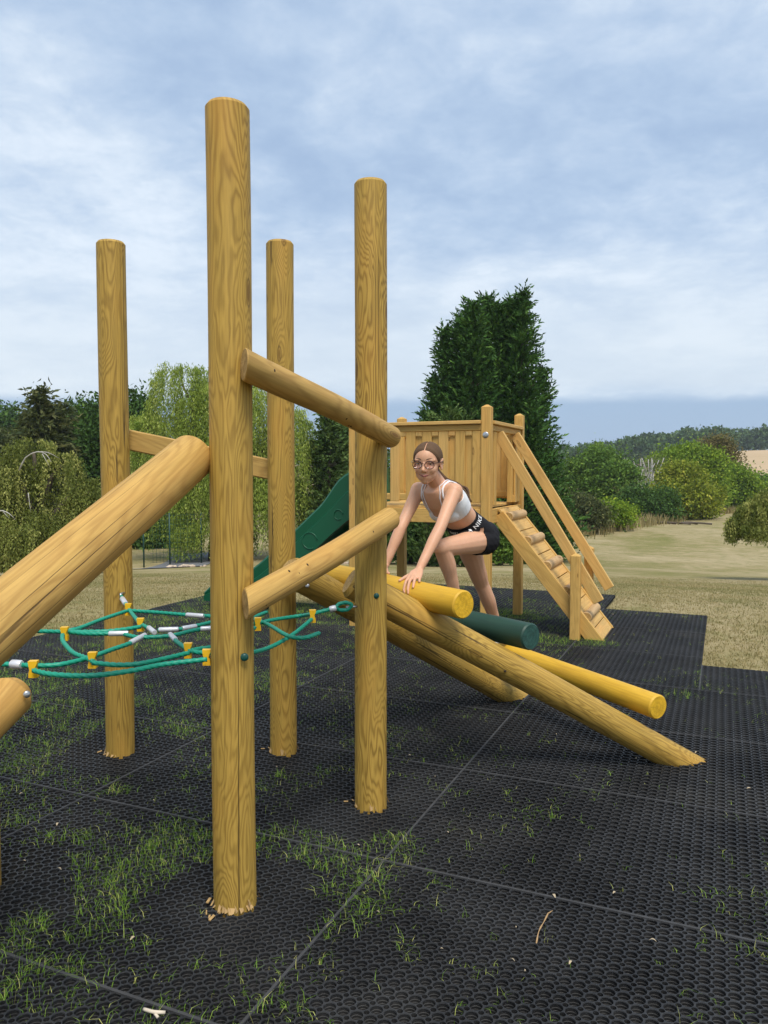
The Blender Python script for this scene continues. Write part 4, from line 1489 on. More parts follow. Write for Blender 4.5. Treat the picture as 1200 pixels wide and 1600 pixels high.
broadleaf('broadleaf_tree', 'grey green tree half hidden by the drooping branches at right', 1195, 110, [(1195, 770, 30, 24), (1220, 775, 34, 30), (1180, 790, 24, 18)], F_MID, 300, 18, 0.3, 46, clump_r=0.7, group=HG)
broadleaf('bush', 'thin grey leafless shrub between dark tree and bright trees', 1012, 76, [(1005, 750, 26, 36), (1025, 740, 18, 28), (1000, 790, 30, 30)], F_GREY, 150, 14, 0.17, 47, clump_r=0.6, cat='bush', group=HG, aspect=0.1, trunk=0.09)
broadleaf('bush', 'dark rounded bush under the grey leafless shrub', 1018, 66, [(1015, 800, 28, 26), (995, 790, 24, 26), (1035, 795, 24, 26)], F_DARK, 320, 20, 0.18, 48, clump_r=0.4, cat='bush', group=HG)
broadleaf('bush', 'olive brown bramble bush next to the ramp handrail', 905, 52, [(905, 800, 26, 22), (885, 805, 22, 22), (925, 808, 24, 18)], F_CEDAR, 300, 18, 0.15, 49, clump_r=0.3, cat='bush', group=HG)
broadleaf('bush', 'light green low bush in front of the dark hedge tree', 948, 54, [(948, 804, 28, 20), (970, 808, 20, 16), (925, 812, 16, 12)], F_BRIGHT, 280, 18, 0.14, 50, clump_r=0.28, cat='bush', group=HG)

# bare pale twigs inside the grey shrub and the dark tree
mb = MB()
rng = np.random.default_rng(5)
for q in range(60):
    u0 = rng.uniform(985, 1030)
    a = at(u0, rng.uniform(790, 815), 74 + rng.uniform(-1, 1))
    e = at(u0 + rng.uniform(-22, 26), rng.uniform(715, 765), 74 + rng.uniform(-2, 2))
    mm = a.lerp(e, 0.5) + Vector((rng.normal() * 0.3, rng.normal() * 0.3, 0))
    mb.tube(spline([a, mm, e], 0.8), 0.035, 5)
shrub = [o for o in bpy.data.objects if o.get('label', '').startswith('thin grey leafless')][0]
mb.build_at('bare_twig', M_BIRCHBARK, shrub, WM[shrub.name].copy())['kind'] = 'stuff'

# tall straw-coloured grass along the hedge foot
def tufts(name, pts, hmin, hmax, per, mat, seed, width=0.12, tint=(0.5, 0.25), spread=0.3, lean=0.5):
    """blades: every blade two quads, bent"""
    rng = np.random.default_rng(seed)
    n = len(pts) * per
    base = np.repeat(pts, per, 0) + rng.normal(size=(n, 3)) * np.array([spread, spread, 0])
    h = rng.uniform(hmin, hmax, n) * np.repeat(rng.uniform(0.6, 1.25, len(pts)), per)
    az = rng.random(n) * 2 * np.pi
    d = np.stack([np.cos(az), np.sin(az), np.zeros(n)], -1)
    w = np.stack([-np.sin(az), np.cos(az), np.zeros(n)], -1)
    tw = rng.random(n) * 2 * np.pi
    w = w * np.cos(tw)[:, None] + d * np.sin(tw)[:, None]
    ln = lean * rng.uniform(0.2, 1.3, n)
    bw = (np.asarray(width) * np.ones(n))[:, None] * w
    up = np.array([0, 0, 1.0])
    m1 = base + up * (h * 0.55)[:, None] + d * (h * ln * 0.22)[:, None]
    tp = base + up * (h * (1 - 0.35 * ln))[:, None] + d * (h * ln * 0.9)[:, None]
    V_ = np.stack([base - bw, base + bw, m1 + bw * 0.8, m1 - bw * 0.8, tp], 1).reshape(-1, 3)
    i5 = np.arange(n)[:, None] * 5
    F_ = np.concatenate([i5 + np.array([[0, 1, 2]]), i5 + np.array([[0, 2, 3]]), i5 + np.array([[3, 2, 4]])], 0)
    tn = np.clip(rng.normal(tint[0], tint[1], n), 0, 1)
    o = mesh_obj(name, np_mesh(name, V_, F_, np.repeat(tn, 5)), mat, None, None, smooth=False)
    return o


rng = np.random.default_rng(9)
P = []
for q in range(620):
    u = rng.uniform(880, 1200)
    v = np.interp(u, [880, 960, 1040, 1100, 1200], [832, 826, 806, 800, 795]) + rng.normal() * 3
    d = np.interp(u, [880, 960, 1040, 1100, 1200], [50, 56, 66, 84, 95]) * rng.uniform(0.96, 1.03)
    x = (u - 600) / FPX * d
    P.append((x, d, tz(x, d)))
tag(tufts('long_grass', np.array(P), 0.4, 1.0, 7, M_STRAW, 3, width=0.035, spread=0.5, lean=0.35), 'tall straw coloured grass along the foot of the hedge', 'grass', kind='stuff')

# ------------------------------------------------------------------ far woodland on the hill
rng = np.random.default_rng(77)
lob = []
for q in range(620):
    az_ = rng.uniform(8, 34)
    r_ = rng.uniform(330, 520)
    fieldhole = az_ > 23.3 and 250 < r_ < 424
    if fieldhole or (az_ < 13 and r_ < 380):
        continue
    x, y = r_ * math.sin(R(az_)), r_ * math.cos(R(az_))
    s_ = rng.uniform(3.6, 6.2)
    lob.append(((x, y, tz(x, y) + s_ * 0.95), (s_ * 1.05, s_ * 1.05, s_ * rng.uniform(0.85, 1.15))))
for q in range(230):
    az_ = rng.uniform(-30, 9)
    r_ = rng.uniform(330, 460)
    x, y = r_ * math.sin(R(az_)), r_ * math.cos(R(az_))
    s_ = rng.uniform(3.4, 5.5)
    lob.append(((x, y, tz(x, y) + s_), (s_, s_, s_)))
P, A, Tn = lobe_leaves(rng, lob, 15000, 9, 0.8, inner=0.85)
tag(leaves('woodland', P, A, 0.75 * rng.uniform(0.7, 1.3, len(P)), 0.7, Tn, F_WOOD, None, None, rng), 'dark green woodland covering the distant hill ridge', 'woodland', kind='stuff')
# hedge line and single bushes in the tan field
for (u, v, d, ru, rv, lb) in ((1155, 727, 300, 5, 5, 'small dark bush on the tan hillside field, left one of two'), (1166, 727, 300, 6, 5, 'small dark bush on the tan hillside field, right one of two')):
    broadleaf('bush', lb, u, d, [(u, v, ru, rv)], F_WOOD, 60, 10, 0.4, int(u), clump_r=0.6, cat='bush', trunk=0.1)

# ------------------------------------------------------------------ fence, path, small things on the field
M_FENCE = simple('dark_green_fence_paint', (0.01, 0.05, 0.035), 0.5)
M_TAR = simple('grey_tarmac', (0.14, 0.145, 0.155), 0.9, var=0.25, vscale=3)
m, t, o = new_mat('green_fence_mesh')
c = t.add('ShaderNodeTexCoord').outputs['Object']
sp_ = t.add('ShaderNodeSeparateXYZ', {0: c})
fx = t.math('FRACT', t.math('MULTIPLY', sp_.outputs[0], 8.0))
fz = t.math('FRACT', t.math('MULTIPLY', sp_.outputs[2], 5.0))
msk = t.math('MAXIMUM', t.math('LESS_THAN', fx, 0.06), t.math('LESS_THAN', fz, 0.05))
b = t.add('ShaderNodeBsdfPrincipled', {'Base Color': C4((0.01, 0.05, 0.035)), 'Roughness': 0.5})
tr = t.add('ShaderNodeBsdfTransparent')
mx = t.add('ShaderNodeMixShader', {0: msk, 1: tr.outputs[0], 2: b.outputs[0]})
t.l.new(mx.outputs[0], o.inputs[0])
M_FMESH = m
fd = 33.0
fx0, fx1 = (170 - 600) / FPX * fd, (320 - 600) / FPX * fd
fence = thing('mesh_fence', (fx0, fd, tz(fx0, fd)), 'thin dark green wire mesh fence on the grass left of the willow', 'fence')
for u in (223, 257, 300):
    x = (u - 600) / FPX * fd
    mb = MB()
    zz = tz(x, fd + (u - 223) * 0.02)
    mb.tube([(x, fd + (u - 223) * 0.02, zz - 0.2), (x, fd + (u - 223) * 0.02, zz + 2.3)], 0.036, 8)
    mb.build_at('fence_post', M_FENCE, fence, WM[fence.name].copy())
mb = MB()
ya, yb = fd + (223 - 223) * 0.02, fd + (300 - 223) * 0.02
xa, xb = (223 - 600) / FPX * fd, (300 - 600) / FPX * fd
mb.box(((xa + xb) / 2, (ya + yb) / 2, tz((xa + xb) / 2, fd) + 1.2), (abs(xb - xa) / 2, 0.004, 1.05), Matrix.Rotation(math.atan2(yb - ya, xb - xa), 3, 'Z'))
mb.build_at('wire_mesh', M_FMESH, fence, WM[fence.name].copy(), smooth=False)
# tarmac path, draped on the ground
vs, fs = [], []
pp = [(-14.0, 24.0), (-12.2, 26.5), (-10.6, 28.6), (-9.4, 30.6), (-8.8, 33.0), (-8.9, 36.0), (-9.8, 40.0)]
sp_ = spline([(x, y, 0) for x, y in pp], 0.5)
for i_, p in enumerate(sp_):
    tn = (sp_[min(i_ + 1, len(sp_) - 1)] - sp_[max(i_ - 1, 0)]).normalized()
    nn = Vector((-tn.y, tn.x, 0))
    for s_ in (-1.1, -0.4, 0.4, 1.1):
        q = p + nn * s_
        vs.append((q.x, q.y, tz(q.x, q.y) + 0.03))
for i_ in range(len(sp_) - 1):
    for k in range(3):
        fs.append((i_ * 4 + k, i_ * 4 + k + 1, (i_ + 1) * 4 + k + 1, (i_ + 1) * 4 + k))
mb = MB()
mb.add(vs, fs)
tag(mb.build('path', M_TAR), 'grey tarmac path beyond the bank on the left', 'path', kind='structure')


def rubble(name, label, u, d, n, spread, rmax, mat, cat, seed):
    rs = random.Random(seed)
    x = (u - 600) / FPX * d
    th_ = (x, d, tz(x, d))
    mb = MB()
    for q in range(n):
        px_ = x + rs.gauss(0, spread)
        py_ = d + rs.gauss(0, spread * 0.6)
        r = rs.uniform(0.4, 1) * rmax
        M3 = Matrix.Rotation(rs.uniform(0, 6), 3, 'Z') @ Matrix.Rotation(rs.uniform(-0.5, 0.5), 3, 'X')
        mb.box((px_, py_, tz(px_, py_) + r * 0.3), (r, r * rs.uniform(0.3, 0.8), r * 0.4), M3, bev=r * 0.12)
    o = mb.build_at(name, mat, None, Matrix.Translation(Vector(th_)), smooth=False)
    return tag(o, label, cat, kind='stuff')


M_CHIP = simple('pale_broken_wood', (0.50, 0.40, 0.30), 0.9, var=0.5, vscale=6)
rubble('wood_rubble', 'heap of pale and reddish broken wood on the grass under the willow', 292, 32, 16, 0.36, 0.16, M_CHIP, 'rubble', 3)
rubble('wood_rubble', 'pale heap on the grass seen between the log rail and rung', 524, 30, 14, 0.30, 0.14, M_CHIP, 'rubble', 4)

# striped marker stick and golf flag
M_WHITE = simple('white_paint', (0.75, 0.75, 0.72), 0.5)
M_BLACK = simple('black_paint', (0.015, 0.015, 0.016), 0.5)
M_ORANGE = simple('orange_paint', (0.75, 0.20, 0.03), 0.5)


def stick(name, label, u, d, h, r, bands, cat='stick', lean=0.0):
    x = (u - 600) / FPX * d
    z = tz(x, d)
    th_ = thing(name, (x, d, z), label, cat)
    n = len(bands)
    for i_, mt in enumerate(bands):
        mb = MB()
        mb.tube([(x + lean * i_ / n, d, z + h * i_ / n + (0 if i_ else -0.1)), (x + lean * (i_ + 1) / n, d, z + h * (i_ + 1) / n)], r, 8)
        mb.build_at('band', mt, th_, Matrix.Translation(Vector((x, d, z))))
    return th_


stick('marker_stick', 'thin black and white banded stick in the grass just behind the girl', 769, 13.0, 0.62, 0.009, [M_BLACK, M_WHITE, M_BLACK, M_WHITE, M_BLACK, M_WHITE, M_BLACK, M_WHITE], 'marker', lean=-0.03)
stick('flag_stick', 'thin banded golf flag stick far out on the mown field', 1103, 92, 2.0, 0.05, [M_WHITE, M_BLACK, M_WHITE, M_ORANGE, M_WHITE], 'flag stick')
# fallen branch on the field
mb = MB()
d = 62.0
for (a, b_, r) in ((1028, 1060, 0.09), (1060, 1115, 0.07), (1045, 1075, 0.05), (1070, 1095, 0.09)):
    xa, xb = (a - 600) / FPX * d, (b_ - 600) / FPX * d
    ya = d + random.uniform(-0.8, 0.8)
    yb = d + random.uniform(-0.8, 0.8)
    mb.tube(spline([(xa, ya, tz(xa, ya) + 0.10), ((xa + xb) / 2, (ya + yb) / 2, tz((xa + xb) / 2, (ya + yb) / 2) + 0.16), (xb, yb, tz(xb, yb) + 0.08)], 0.4), r, 6)
tag(mb.build('fallen_branch', M_BARK), 'dark fallen branch lying on the mown field before the hedge', 'branch')

# ------------------------------------------------------------------ grass through the matting and round it
vn, vn2 = VNoise(3), VNoise(4)
rng = np.random.default_rng(21)
N = 150000
uu, vv = rng.uniform(-6, 4.5, N), rng.uniform(-3, 7, N)
uu = (np.floor(uu / PITCHM) + 0.5) * PITCHM
vv = (np.floor(vv / PITCHM) + 0.5) * PITCHM
wx = MO.x + UX.x * uu + UY.x * vv
wy = MO.y + UX.y * uu + UY.y * vv
nz = vn(wx + 20, wy + 20, 1.5, 4)
nz2 = vn2(wx + 20, wy + 20, 4.5, 3)
left = np.clip((0.35 - uu) / 0.9, 0, 1)
lush = np.clip((nz - 0.40) / 0.22, 0, 1) * np.clip((nz2 - 0.30) / 0.3, 0.08, 1)
prob = left * (0.13 + 0.42 * lush) + (1 - left) * (0.012 + 0.30 * np.clip((nz - 0.50) / 0.2, 0, 1) * np.clip((nz2 - 0.42) / 0.2, 0, 1))
# near the camera on the left it is thickest; under the tower it is green
prob *= np.where((wy > 3.2) & (uu > -1.6) & (uu < 0.2), 0.55, 1.0)
tow = (wx > 0.2) & (wx < 2.0) & (wy > 6.6) & (wy < 9)
prob = np.where(tow, 0.25 + 0.5 * lush, prob)
for key in ('big', 'p2', 'p4', 'p3', 'p5'):
    bx, by = posts[key][0].x, posts[key][0].y
    r_ = np.hypot(wx - bx, wy - by)
    rn_ = r_ + 0.10 * (nz - 0.5)
    prob = np.where(rn_ < 0.33, prob * 0.03, prob)
    prob = np.where((rn_ > 0.34) & (rn_ < 0.56), np.maximum(prob, 0.55 * np.clip(nz2 * 2 - 0.55, 0, 1) * (0.3 if key in ('p3', 'p4') else 1)), prob)
sel = (rng.random(N) < prob * 1.15) & on_mat(uu, vv) & (wy > 0.9) & (np.abs(wx) < 0.6 * wy + 0.6)
P = np.stack([wx[sel], wy[sel], np.full(sel.sum(), -0.02)], -1)
lushy = prob[sel]
Pa, Pb = P[lushy < 0.30], P[lushy >= 0.30]
o = tufts('grass', Pa, 0.016, 0.052, 5, M_GRASS, 5, width=0.0010, tint=(0.60, 0.27), spread=0.014, lean=1.05)
tag(o, 'thin grass blades growing sparsely through the holes of the mats', 'grass', kind='stuff')
o = tufts('grass', Pb, 0.020, 0.066, 7, M_GRASS, 6, width=0.0011, tint=(0.50, 0.28), spread=0.018, lean=0.95)
tag(o, 'lush green grass tufts growing through the mats around the posts', 'grass', kind='stuff')
# cut grass of the field near the mats
N = 95000
r_ = 5.5 + 16 * rng.random(N) ** 1.5
a_ = rng.uniform(R(-30), R(30), N)
wx, wy = r_ * np.sin(a_), r_ * np.cos(a_)
u_, v_ = w2uv(wx, wy)
sel = ~on_mat(u_, v_)
wx, wy = wx[sel], wy[sel]
P = np.stack([wx, wy, terr(wx, wy) - 0.003], -1)
gn = vn(wx + 40, wy + 40, 0.5, 3)
o = tufts('grass', P[gn > 0.41], 0.012, 0.038, 3, M_STRAW, 8, width=0.0028, tint=(0.5, 0.28), spread=0.03, lean=1.4)
tag(o, 'short dry straw coloured grass around the mats', 'grass', kind='stuff')
o = tufts('grass', P[gn <= 0.41], 0.014, 0.040, 3, M_FADED, 9, width=0.0028, tint=(0.82, 0.20), spread=0.03, lean=1.3)
tag(o, 'short faded green grass around the mats', 'grass', kind='stuff')

# dry leaves, chips and a twig on the mats
M_LITTER = simple('dry_leaf', (0.46, 0.37, 0.24), 0.8, var=0.35, vscale=20)
M_TWIG = simple('dry_twig', (0.38, 0.24, 0.11), 0.8, var=0.3, vscale=40)
rs = random.Random(14)
mb = MB()
spots = [(680, 1213), (866, 1400), (891, 1504), (800, 1500), (820, 1516), (869, 1147), (994, 1185), (958, 960), (700, 1300), (38, 1345), (92, 1358), (207, 1466), (33, 1240), (240, 1250), (432, 1198), (1170, 1232), (1088, 1176), (806, 1448), (960, 1395), (488, 1044), (590, 1425), (690, 1482), (1020, 1470), (130, 1405), (282, 1325), (218, 1300), (90, 1288), (300, 1197), (560, 1320), (640, 1180)]
for (u, v) in spots:
    p = gp(u, v, 0.004)
    s_ = rs.uniform(0.004, 0.012)
    M3 = Matrix.Rotation(rs.uniform(0, 6.28), 3, 'Z') @ Matrix.Rotation(rs.uniform(-0.4, 0.4), 3, 'X')
    vs = []
    for i_ in range(5):
        tt = i_ / 4 - 0.5
        w = 0.4 * s_ * math.cos(tt * 2.6)
        zz = s_ * 0.5 * (1 - (2 * tt) ** 2)
        vs += [p + M3 @ Vector((tt * 2 * s_, -w, zz)), p + M3 @ Vector((tt * 2 * s_, w, zz + w * 0.4))]
    mb.add(vs, [(2 * k, 2 * k + 1, 2 * k + 3, 2 * k + 2) for k in range(4)])
tag(mb.build('leaf_litter', M_LITTER), 'pale dry leaves and chips scattered over the black mats', 'litter', kind='stuff')
mb = MB()
sp_ = spline([gp(838, 1474, 0.01), gp(842, 1455, 0.02), gp(850, 1440, 0.012), gp(857, 1426, 0.02)], 0.01)
mb.tube(sp_, [0.0022 + 0.0008 * math.sin(i_) for i_ in range(len(sp_))], 6)
mb.tube([gp(857, 1427, 0.018), gp(863, 1423, 0.014)], 0.0018, 6)
tag(mb.build('twig', M_TWIG), 'thin brown twig lying on the mat at lower right', 'twig')
mb = MB()
mb.tube(spline([gp(225, 1577, 0.01), gp(240, 1581, 0.018), gp(258, 1582, 0.012)], 0.01), 0.005, 7)
mb.tube([gp(240, 1581, 0.016), gp(247, 1590, 0.010)], 0.004, 7)
tag(mb.build('stick', simple('pale_stick', (0.62, 0.54, 0.42), 0.8)), 'short pale forked stick on the mat at bottom left', 'stick')

# ------------------------------------------------------------------ haze
m = bpy.data.materials.new('haze_air')
m.use_nodes = True
t = NT(m.node_tree)
t.n.clear()
o = t.add('ShaderNodeOutputMaterial')
vol = t.add('ShaderNodeVolumePrincipled', {'Color': C4((0.80, 0.88, 1.0)), 'Density': 0.00028})
t.l.new(vol.outputs[0], o.inputs['Volume'])
mb = MB()
mb.box((0, 0, 10), (960, 960, 26))
haze = mb.build('haze', m, smooth=False)
tag(haze, 'thin bluish summer haze in the air over the valley', 'haze', kind='stuff')

# ------------------------------------------------------------------ the girl
def skin_mat():
    m, t, o = new_mat('skin')
    c = t.add('ShaderNodeTexCoord').outputs['Object']
    n = t.noise(c, 18, 4, 0.6)
    n2 = t.noise(c, 160, 3, 0.6)
    col = t.mix(n, C4((0.59, 0.315, 0.188)), C4((0.69, 0.395, 0.250)))
    col = t.mix(t.range(n2, 0.5, 0.8, 0, 0.25), col, C4((0.46, 0.22, 0.14)))
    bp = t.add('ShaderNodeBump', {'Height': n2, 'Strength': 0.12, 'Distance': 0.001})
    b = t.add('ShaderNodeBsdfPrincipled', {'Base Color': col, 'Roughness': 0.48, 'Specular IOR Level': 0.4, 'Subsurface Weight': 0.12, 'Subsurface Scale': 0.012, 'Normal': bp.outputs[0]})
    b.inputs['Subsurface Radius'].default_value = (1.0, 0.35, 0.2)
    t.l.new(b.outputs[0], o.inputs[0])
    return m


def cloth_mat(name, col, col2, scale=300, streak=None):
    m, t, o = new_mat(name)
    c = t.add('ShaderNodeTexCoord').outputs['Object']
    n = t.noise(c, scale, 3, 0.6)
    st = t.noise(t.vmath('MULTIPLY', c, streak or (20, 20, 90)), 1.0, 3, 0.6)
    cc = t.mix(t.math('ADD', t.math('MULTIPLY', n, 0.5), t.math('MULTIPLY', st, 0.5)), C4(col), C4(col2))
    bp = t.add('ShaderNodeBump', {'Height': t.math('ADD', n, st), 'Strength': 0.35, 'Distance': 0.002})
    b = t.add('ShaderNodeBsdfPrincipled', {'Base Color': cc, 'Roughness': 0.85, 'Specular IOR Level': 0.2, 'Normal': bp.outputs[0]})
    t.l.new(b.outputs[0], o.inputs[0])
    return m


M_SKIN = skin_mat()
M_HAIR = cloth_mat('brown_hair', (0.060, 0.034, 0.019), (0.165, 0.100, 0.058), 60, (420, 20, 420))
M_BRA = cloth_mat('grey_white_cloth', (0.62, 0.63, 0.65), (0.86, 0.87, 0.88))
M_WHT = cloth_mat('white_strap_cloth', (0.78, 0.74, 0.76), (0.85, 0.82, 0.84))
M_SHORT = cloth_mat('black_stretch_cloth', (0.008, 0.008, 0.010), (0.020, 0.020, 0.024))
M_TEXT = simple('white_print', (0.80, 0.80, 0.80), 0.6, var=0.03)
M_SHOE = simple('white_shoe_leather', (0.74, 0.75, 0.74), 0.55, var=0.08)
M_LIP = simple('lips', (0.46, 0.155, 0.125), 0.4, var=0.1)
M_LIPD = simple('mouth_line', (0.16, 0.045, 0.04), 0.5)
M_BROW = simple('eyebrow_hair', (0.12, 0.066, 0.040), 0.8)
M_EYEW = simple('eye_white', (0.66, 0.62, 0.60), 0.25, var=0.04)
M_IRIS = simple('iris', (0.07, 0.05, 0.035), 0.2)
M_PUP = simple('pupil', (0.006, 0.006, 0.006), 0.15)
M_FRAME = simple('glasses_frame', (0.022, 0.008, 0.012), 0.25, var=0.1)
m, t, o = new_mat('spectacle_lens')
fr = t.add('ShaderNodeFresnel', {0: 1.5})
gl = t.add('ShaderNodeBsdfGlossy', {'Roughness': 0.03})
tr = t.add('ShaderNodeBsdfTransparent', {'Color': C4((0.95, 0.90, 0.92))})
mx = t.add('ShaderNodeMixShader', {0: t.math('MULTIPLY', fr.outputs[0], 0.25), 1: tr.outputs[0], 2: gl.outputs[0]})
t.l.new(mx.outputs[0], o.inputs[0])
M_LENS = m

# joints
S_R, S_L = at(654, 766, 4.27), at(710, 768, 4.10)
E_R, E_L = at(627, 823, 4.13), at(688, 824, 3.96)
PEL = at(740, 829, 4.39)
CHEST = at(687, 775, 4.20)
NECK0, NECK1 = at(688, 764, 4.22), at(676, 744, 4.13)
HEADC = at(668, 724, 4.09)
U_ = (CHEST - PEL).normalized()
Lh = Vector((0.64, -0.74, 0.08))
Lh = (Lh - U_ * Lh.dot(U_)).normalized()
Ls = (S_L - S_R)
Ls = (Ls - U_ * Ls.dot(U_)).normalized()
HIP_L = PEL + Lh * 0.070 - Vector((0, 0, 0.042)) - U_ * 0.016
HIP_R = PEL - Lh * 0.075 - Vector((0, 0, 0.025)) - U_ * 0.02
K_L = at(690, 856, 4.08)
K_R = at(753, 914, 4.68)
A_L = Vector((0.392, 4.205, 0.815))
A_R = at(779, 986, 4.90)
ra, rb = Vector(r1a), Vector(r1b)
rax = (rb - ra).normalized()
rperp = Vector((0, 0, 1)).cross(rax).normalized()
if rperp.y > 0:
    rperp = -rperp                              # towards the camera side


def on_rung(p, gap):
    """lift a point onto the round surface of the yellow rung"""
    q = ra + rax * (p - ra).dot(rax)
    d = (p - q).dot(rperp)
    r = 0.066 + gap
    if abs(d) < r * 0.98:
        z = q.z + math.sqrt(r * r - d * d)
    else:
        z = q.z + r * 0.19
        d = math.copysign(r * 0.98, d)
    return q + rperp * d + Vector((0, 0, z - q.z))


def capsule(mb, pts, rad, sides=14):
    """chain of rounded, tapering sections"""
    mb.tube(pts, rad, sides)
    for p, r in ((pts[0], rad[0]), (pts[-1], rad[-1])):
        r = r if isinstance(r, tuple) else (r, r)
        mb.ball(p, min(r) * 0.999, None, 14, 9)


def smooth_chain(pts, rad, n=6):
    P = [Vector(p) for p in pts]
    P = [P[0] * 2 - P[1]] + P + [P[-1] * 2 - P[-2]]
    Q = [rad[0]] + list(rad) + [rad[-1]]
    op, orr = [], []
    for i in range(1, len(P) - 2):
        for k in range(n):
            t_ = k / n
            a, b, c, d = P[i - 1], P[i], P[i + 1], P[i + 2]
            op.append(0.5 * ((2 * b) + (c - a) * t_ + (2 * a - 5 * b + 4 * c - d) * t_ * t_ + (3 * b - a - 3 * c + d) * t_ ** 3))
            orr.append(Q[i] + (Q[i + 1] - Q[i]) * (t_ * t_ * (3 - 2 * t_)))
    op.append(P[-2])
    orr.append(Q[-2])
    return op, orr


body = MB()
FRONT = Ls.cross(U_).normalized()
# torso: elliptical loft, half widths along the lateral axis and half depths
spine = [PEL - U_ * 0.085, PEL - U_ * 0.05, PEL - U_ * 0.01, PEL + U_ * 0.06, PEL + U_ * 0.125, PEL + U_ * 0.20, PEL + U_ * 0.27, PEL + U_ * 0.335, PEL + U_ * 0.385, PEL + U_ * 0.42]
wd = [(0.07, 0.06), (0.115, 0.072), (0.136, 0.084), (0.126, 0.080), (0.108, 0.074), (0.114, 0.080), (0.128, 0.092), (0.132, 0.088), (0.115, 0.066), (0.060, 0.045)]
vs, fs = [], []
ns = 32
for i, (p, (w, d)) in enumerate(zip(spine, wd)):
    f_ = i / (len(spine) - 1)
    lat = (Lh * (1 - f_) + Ls * f_).normalized()
    fr_ = lat.cross(U_).normalized()
    off = fr_ * (0.012 * math.sin(f_ * 5.2))
    for k in range(ns):
        a = 2 * math.pi * k / ns
        vs.append(p + off + lat * (w * math.cos(a)) + fr_ * (d * math.sin(a) * 1.0))
for i in range(len(spine) - 1):
    for k in range(ns):
        fs.append((i * ns + k, i * ns + (k + 1) % ns, (i + 1) * ns + (k + 1) % ns, (i + 1) * ns + k))
fs += [tuple(reversed(range(ns))), tuple((len(spine) - 1) * ns + k for k in range(ns))]
body.add(vs, fs)
body.ball(PEL + U_ * 0.26 + FRONT * 0.050 + Ls * 0.050, 0.046)
body.ball(PEL + U_ * 0.26 + FRONT * 0.050 - Ls * 0.050, 0.046)
hb = Lh.cross(U_).normalized()
for s_ in (1, -1):                                # seat
    body.ball(PEL - U_ * 0.035 - hb * 0.010 + Lh * 0.058 * s_ - Vector((0, 0, 0.014)), (0.074, 0.074, 0.074))
# shoulders, collar and neck
for S_, sg in ((S_L, 1), (S_R, -1)):
    body.ball(S_, 0.046)
    body.tube(*smooth_chain([CHEST + U_ * 0.01 + Ls * 0.03 * sg, CHEST.lerp(S_, 0.6) + Vector((0, 0, 0.005)), S_], [0.058, 0.050, 0.044]), 14)
    body.tube(*smooth_chain([NECK0.lerp(NECK1, 0.25), NECK0.lerp(S_, 0.55) + Vector((0, 0, 0.006)), S_], [0.034, 0.031, 0.036]), 12)
capsule(body, *smooth_chain([CHEST, NECK0, NECK1, HEADC - Vector((0.0, -0.02, 0.03))], [0.060, 0.048, 0.042, 0.044]))


def arm(S_, E_, Wr):
    pts = [S_, S_.lerp(E_, 0.35), S_.lerp(E_, 0.75), E_, E_.lerp(Wr, 0.28), E_.lerp(Wr, 0.7), Wr]
    capsule(body, *smooth_chain(pts, [0.043, 0.037, 0.032, 0.0305, 0.0315, 0.025, 0.0205]))


def hand(contact, F, side):
    """palm on the rung, fingers along F; side=+1: thumb towards -lat"""
    F = Vector(F).normalized()
    lat = F.cross(Vector((0, 0, 1))).normalized() * side     # from thumb to little finger
    Wr = on_rung(contact - F * 0.075, 0.040) + Vector((0, 0, 0.018))
    spec = [(-0.027, 0.012, 0.066, 0.0082, 0.10), (-0.009, 0.016, 0.074, 0.0084, 0.03), (0.010, 0.012, 0.069, 0.0080, -0.06), (0.027, 0.002, 0.054, 0.0072, -0.16)]
    for (o_, k0, ln, r, spl) in spec:
        kn = on_rung(contact + lat * o_ + F * k0, 0.014)
        dirf = (F - lat * spl * 1.6).normalized()
        body.tube(*smooth_chain([Wr + lat * o_ * 0.4, (Wr + lat * o_ * 0.5).lerp(kn, 0.5) + Vector((0, 0, 0.006)), kn], [0.0135, 0.013, r * 1.22], 4), 10)
        pts = [kn]
        for q in (0.4, 0.72, 1.0):
            pts.append(on_rung(kn + dirf * ln * q, 0.0075 + (0.006 if q < 0.5 else 0)))
        capsule(body, *smooth_chain(pts, [r * 1.15, r, r * 0.95, r * 0.78], 4), 10)
    tb = Wr.lerp(contact + Vector((0, 0, 0.01)), 0.45) - lat * 0.022
    t1 = on_rung(contact - lat * 0.050 - F * 0.018, 0.011)
    t2 = on_rung(contact - lat * 0.074 + F * 0.002, 0.008)
    body.tube(*smooth_chain([Wr, tb], [0.014, 0.0135], 4), 10)
    capsule(body, *smooth_chain([tb, t1, t2], [0.0135, 0.0105, 0.0080], 4), 10)
    body.ball(contact + Vector((0, 0, 0.022)) - F * 0.02, (0.034, 0.034, 0.013))
    return Wr


def rung_contact(u):
    best = min((abs((ra + rax * s_).x / (ra + rax * s_).y * FPX + 600 - u), s_) for s_ in np.linspace(0.02, 1.1, 240))
    p = ra + rax * best[1]
    return p + Vector((0, 0, 0.066))


C_L, C_R = rung_contact(648), rung_contact(589)
W_L = hand(C_L, (-0.30, -0.92, 0), -1)
W_R = hand(C_R, (-0.55, -0.80, 0), 1)
arm(S_L, E_L, W_L)
arm(S_R, E_R, W_R)


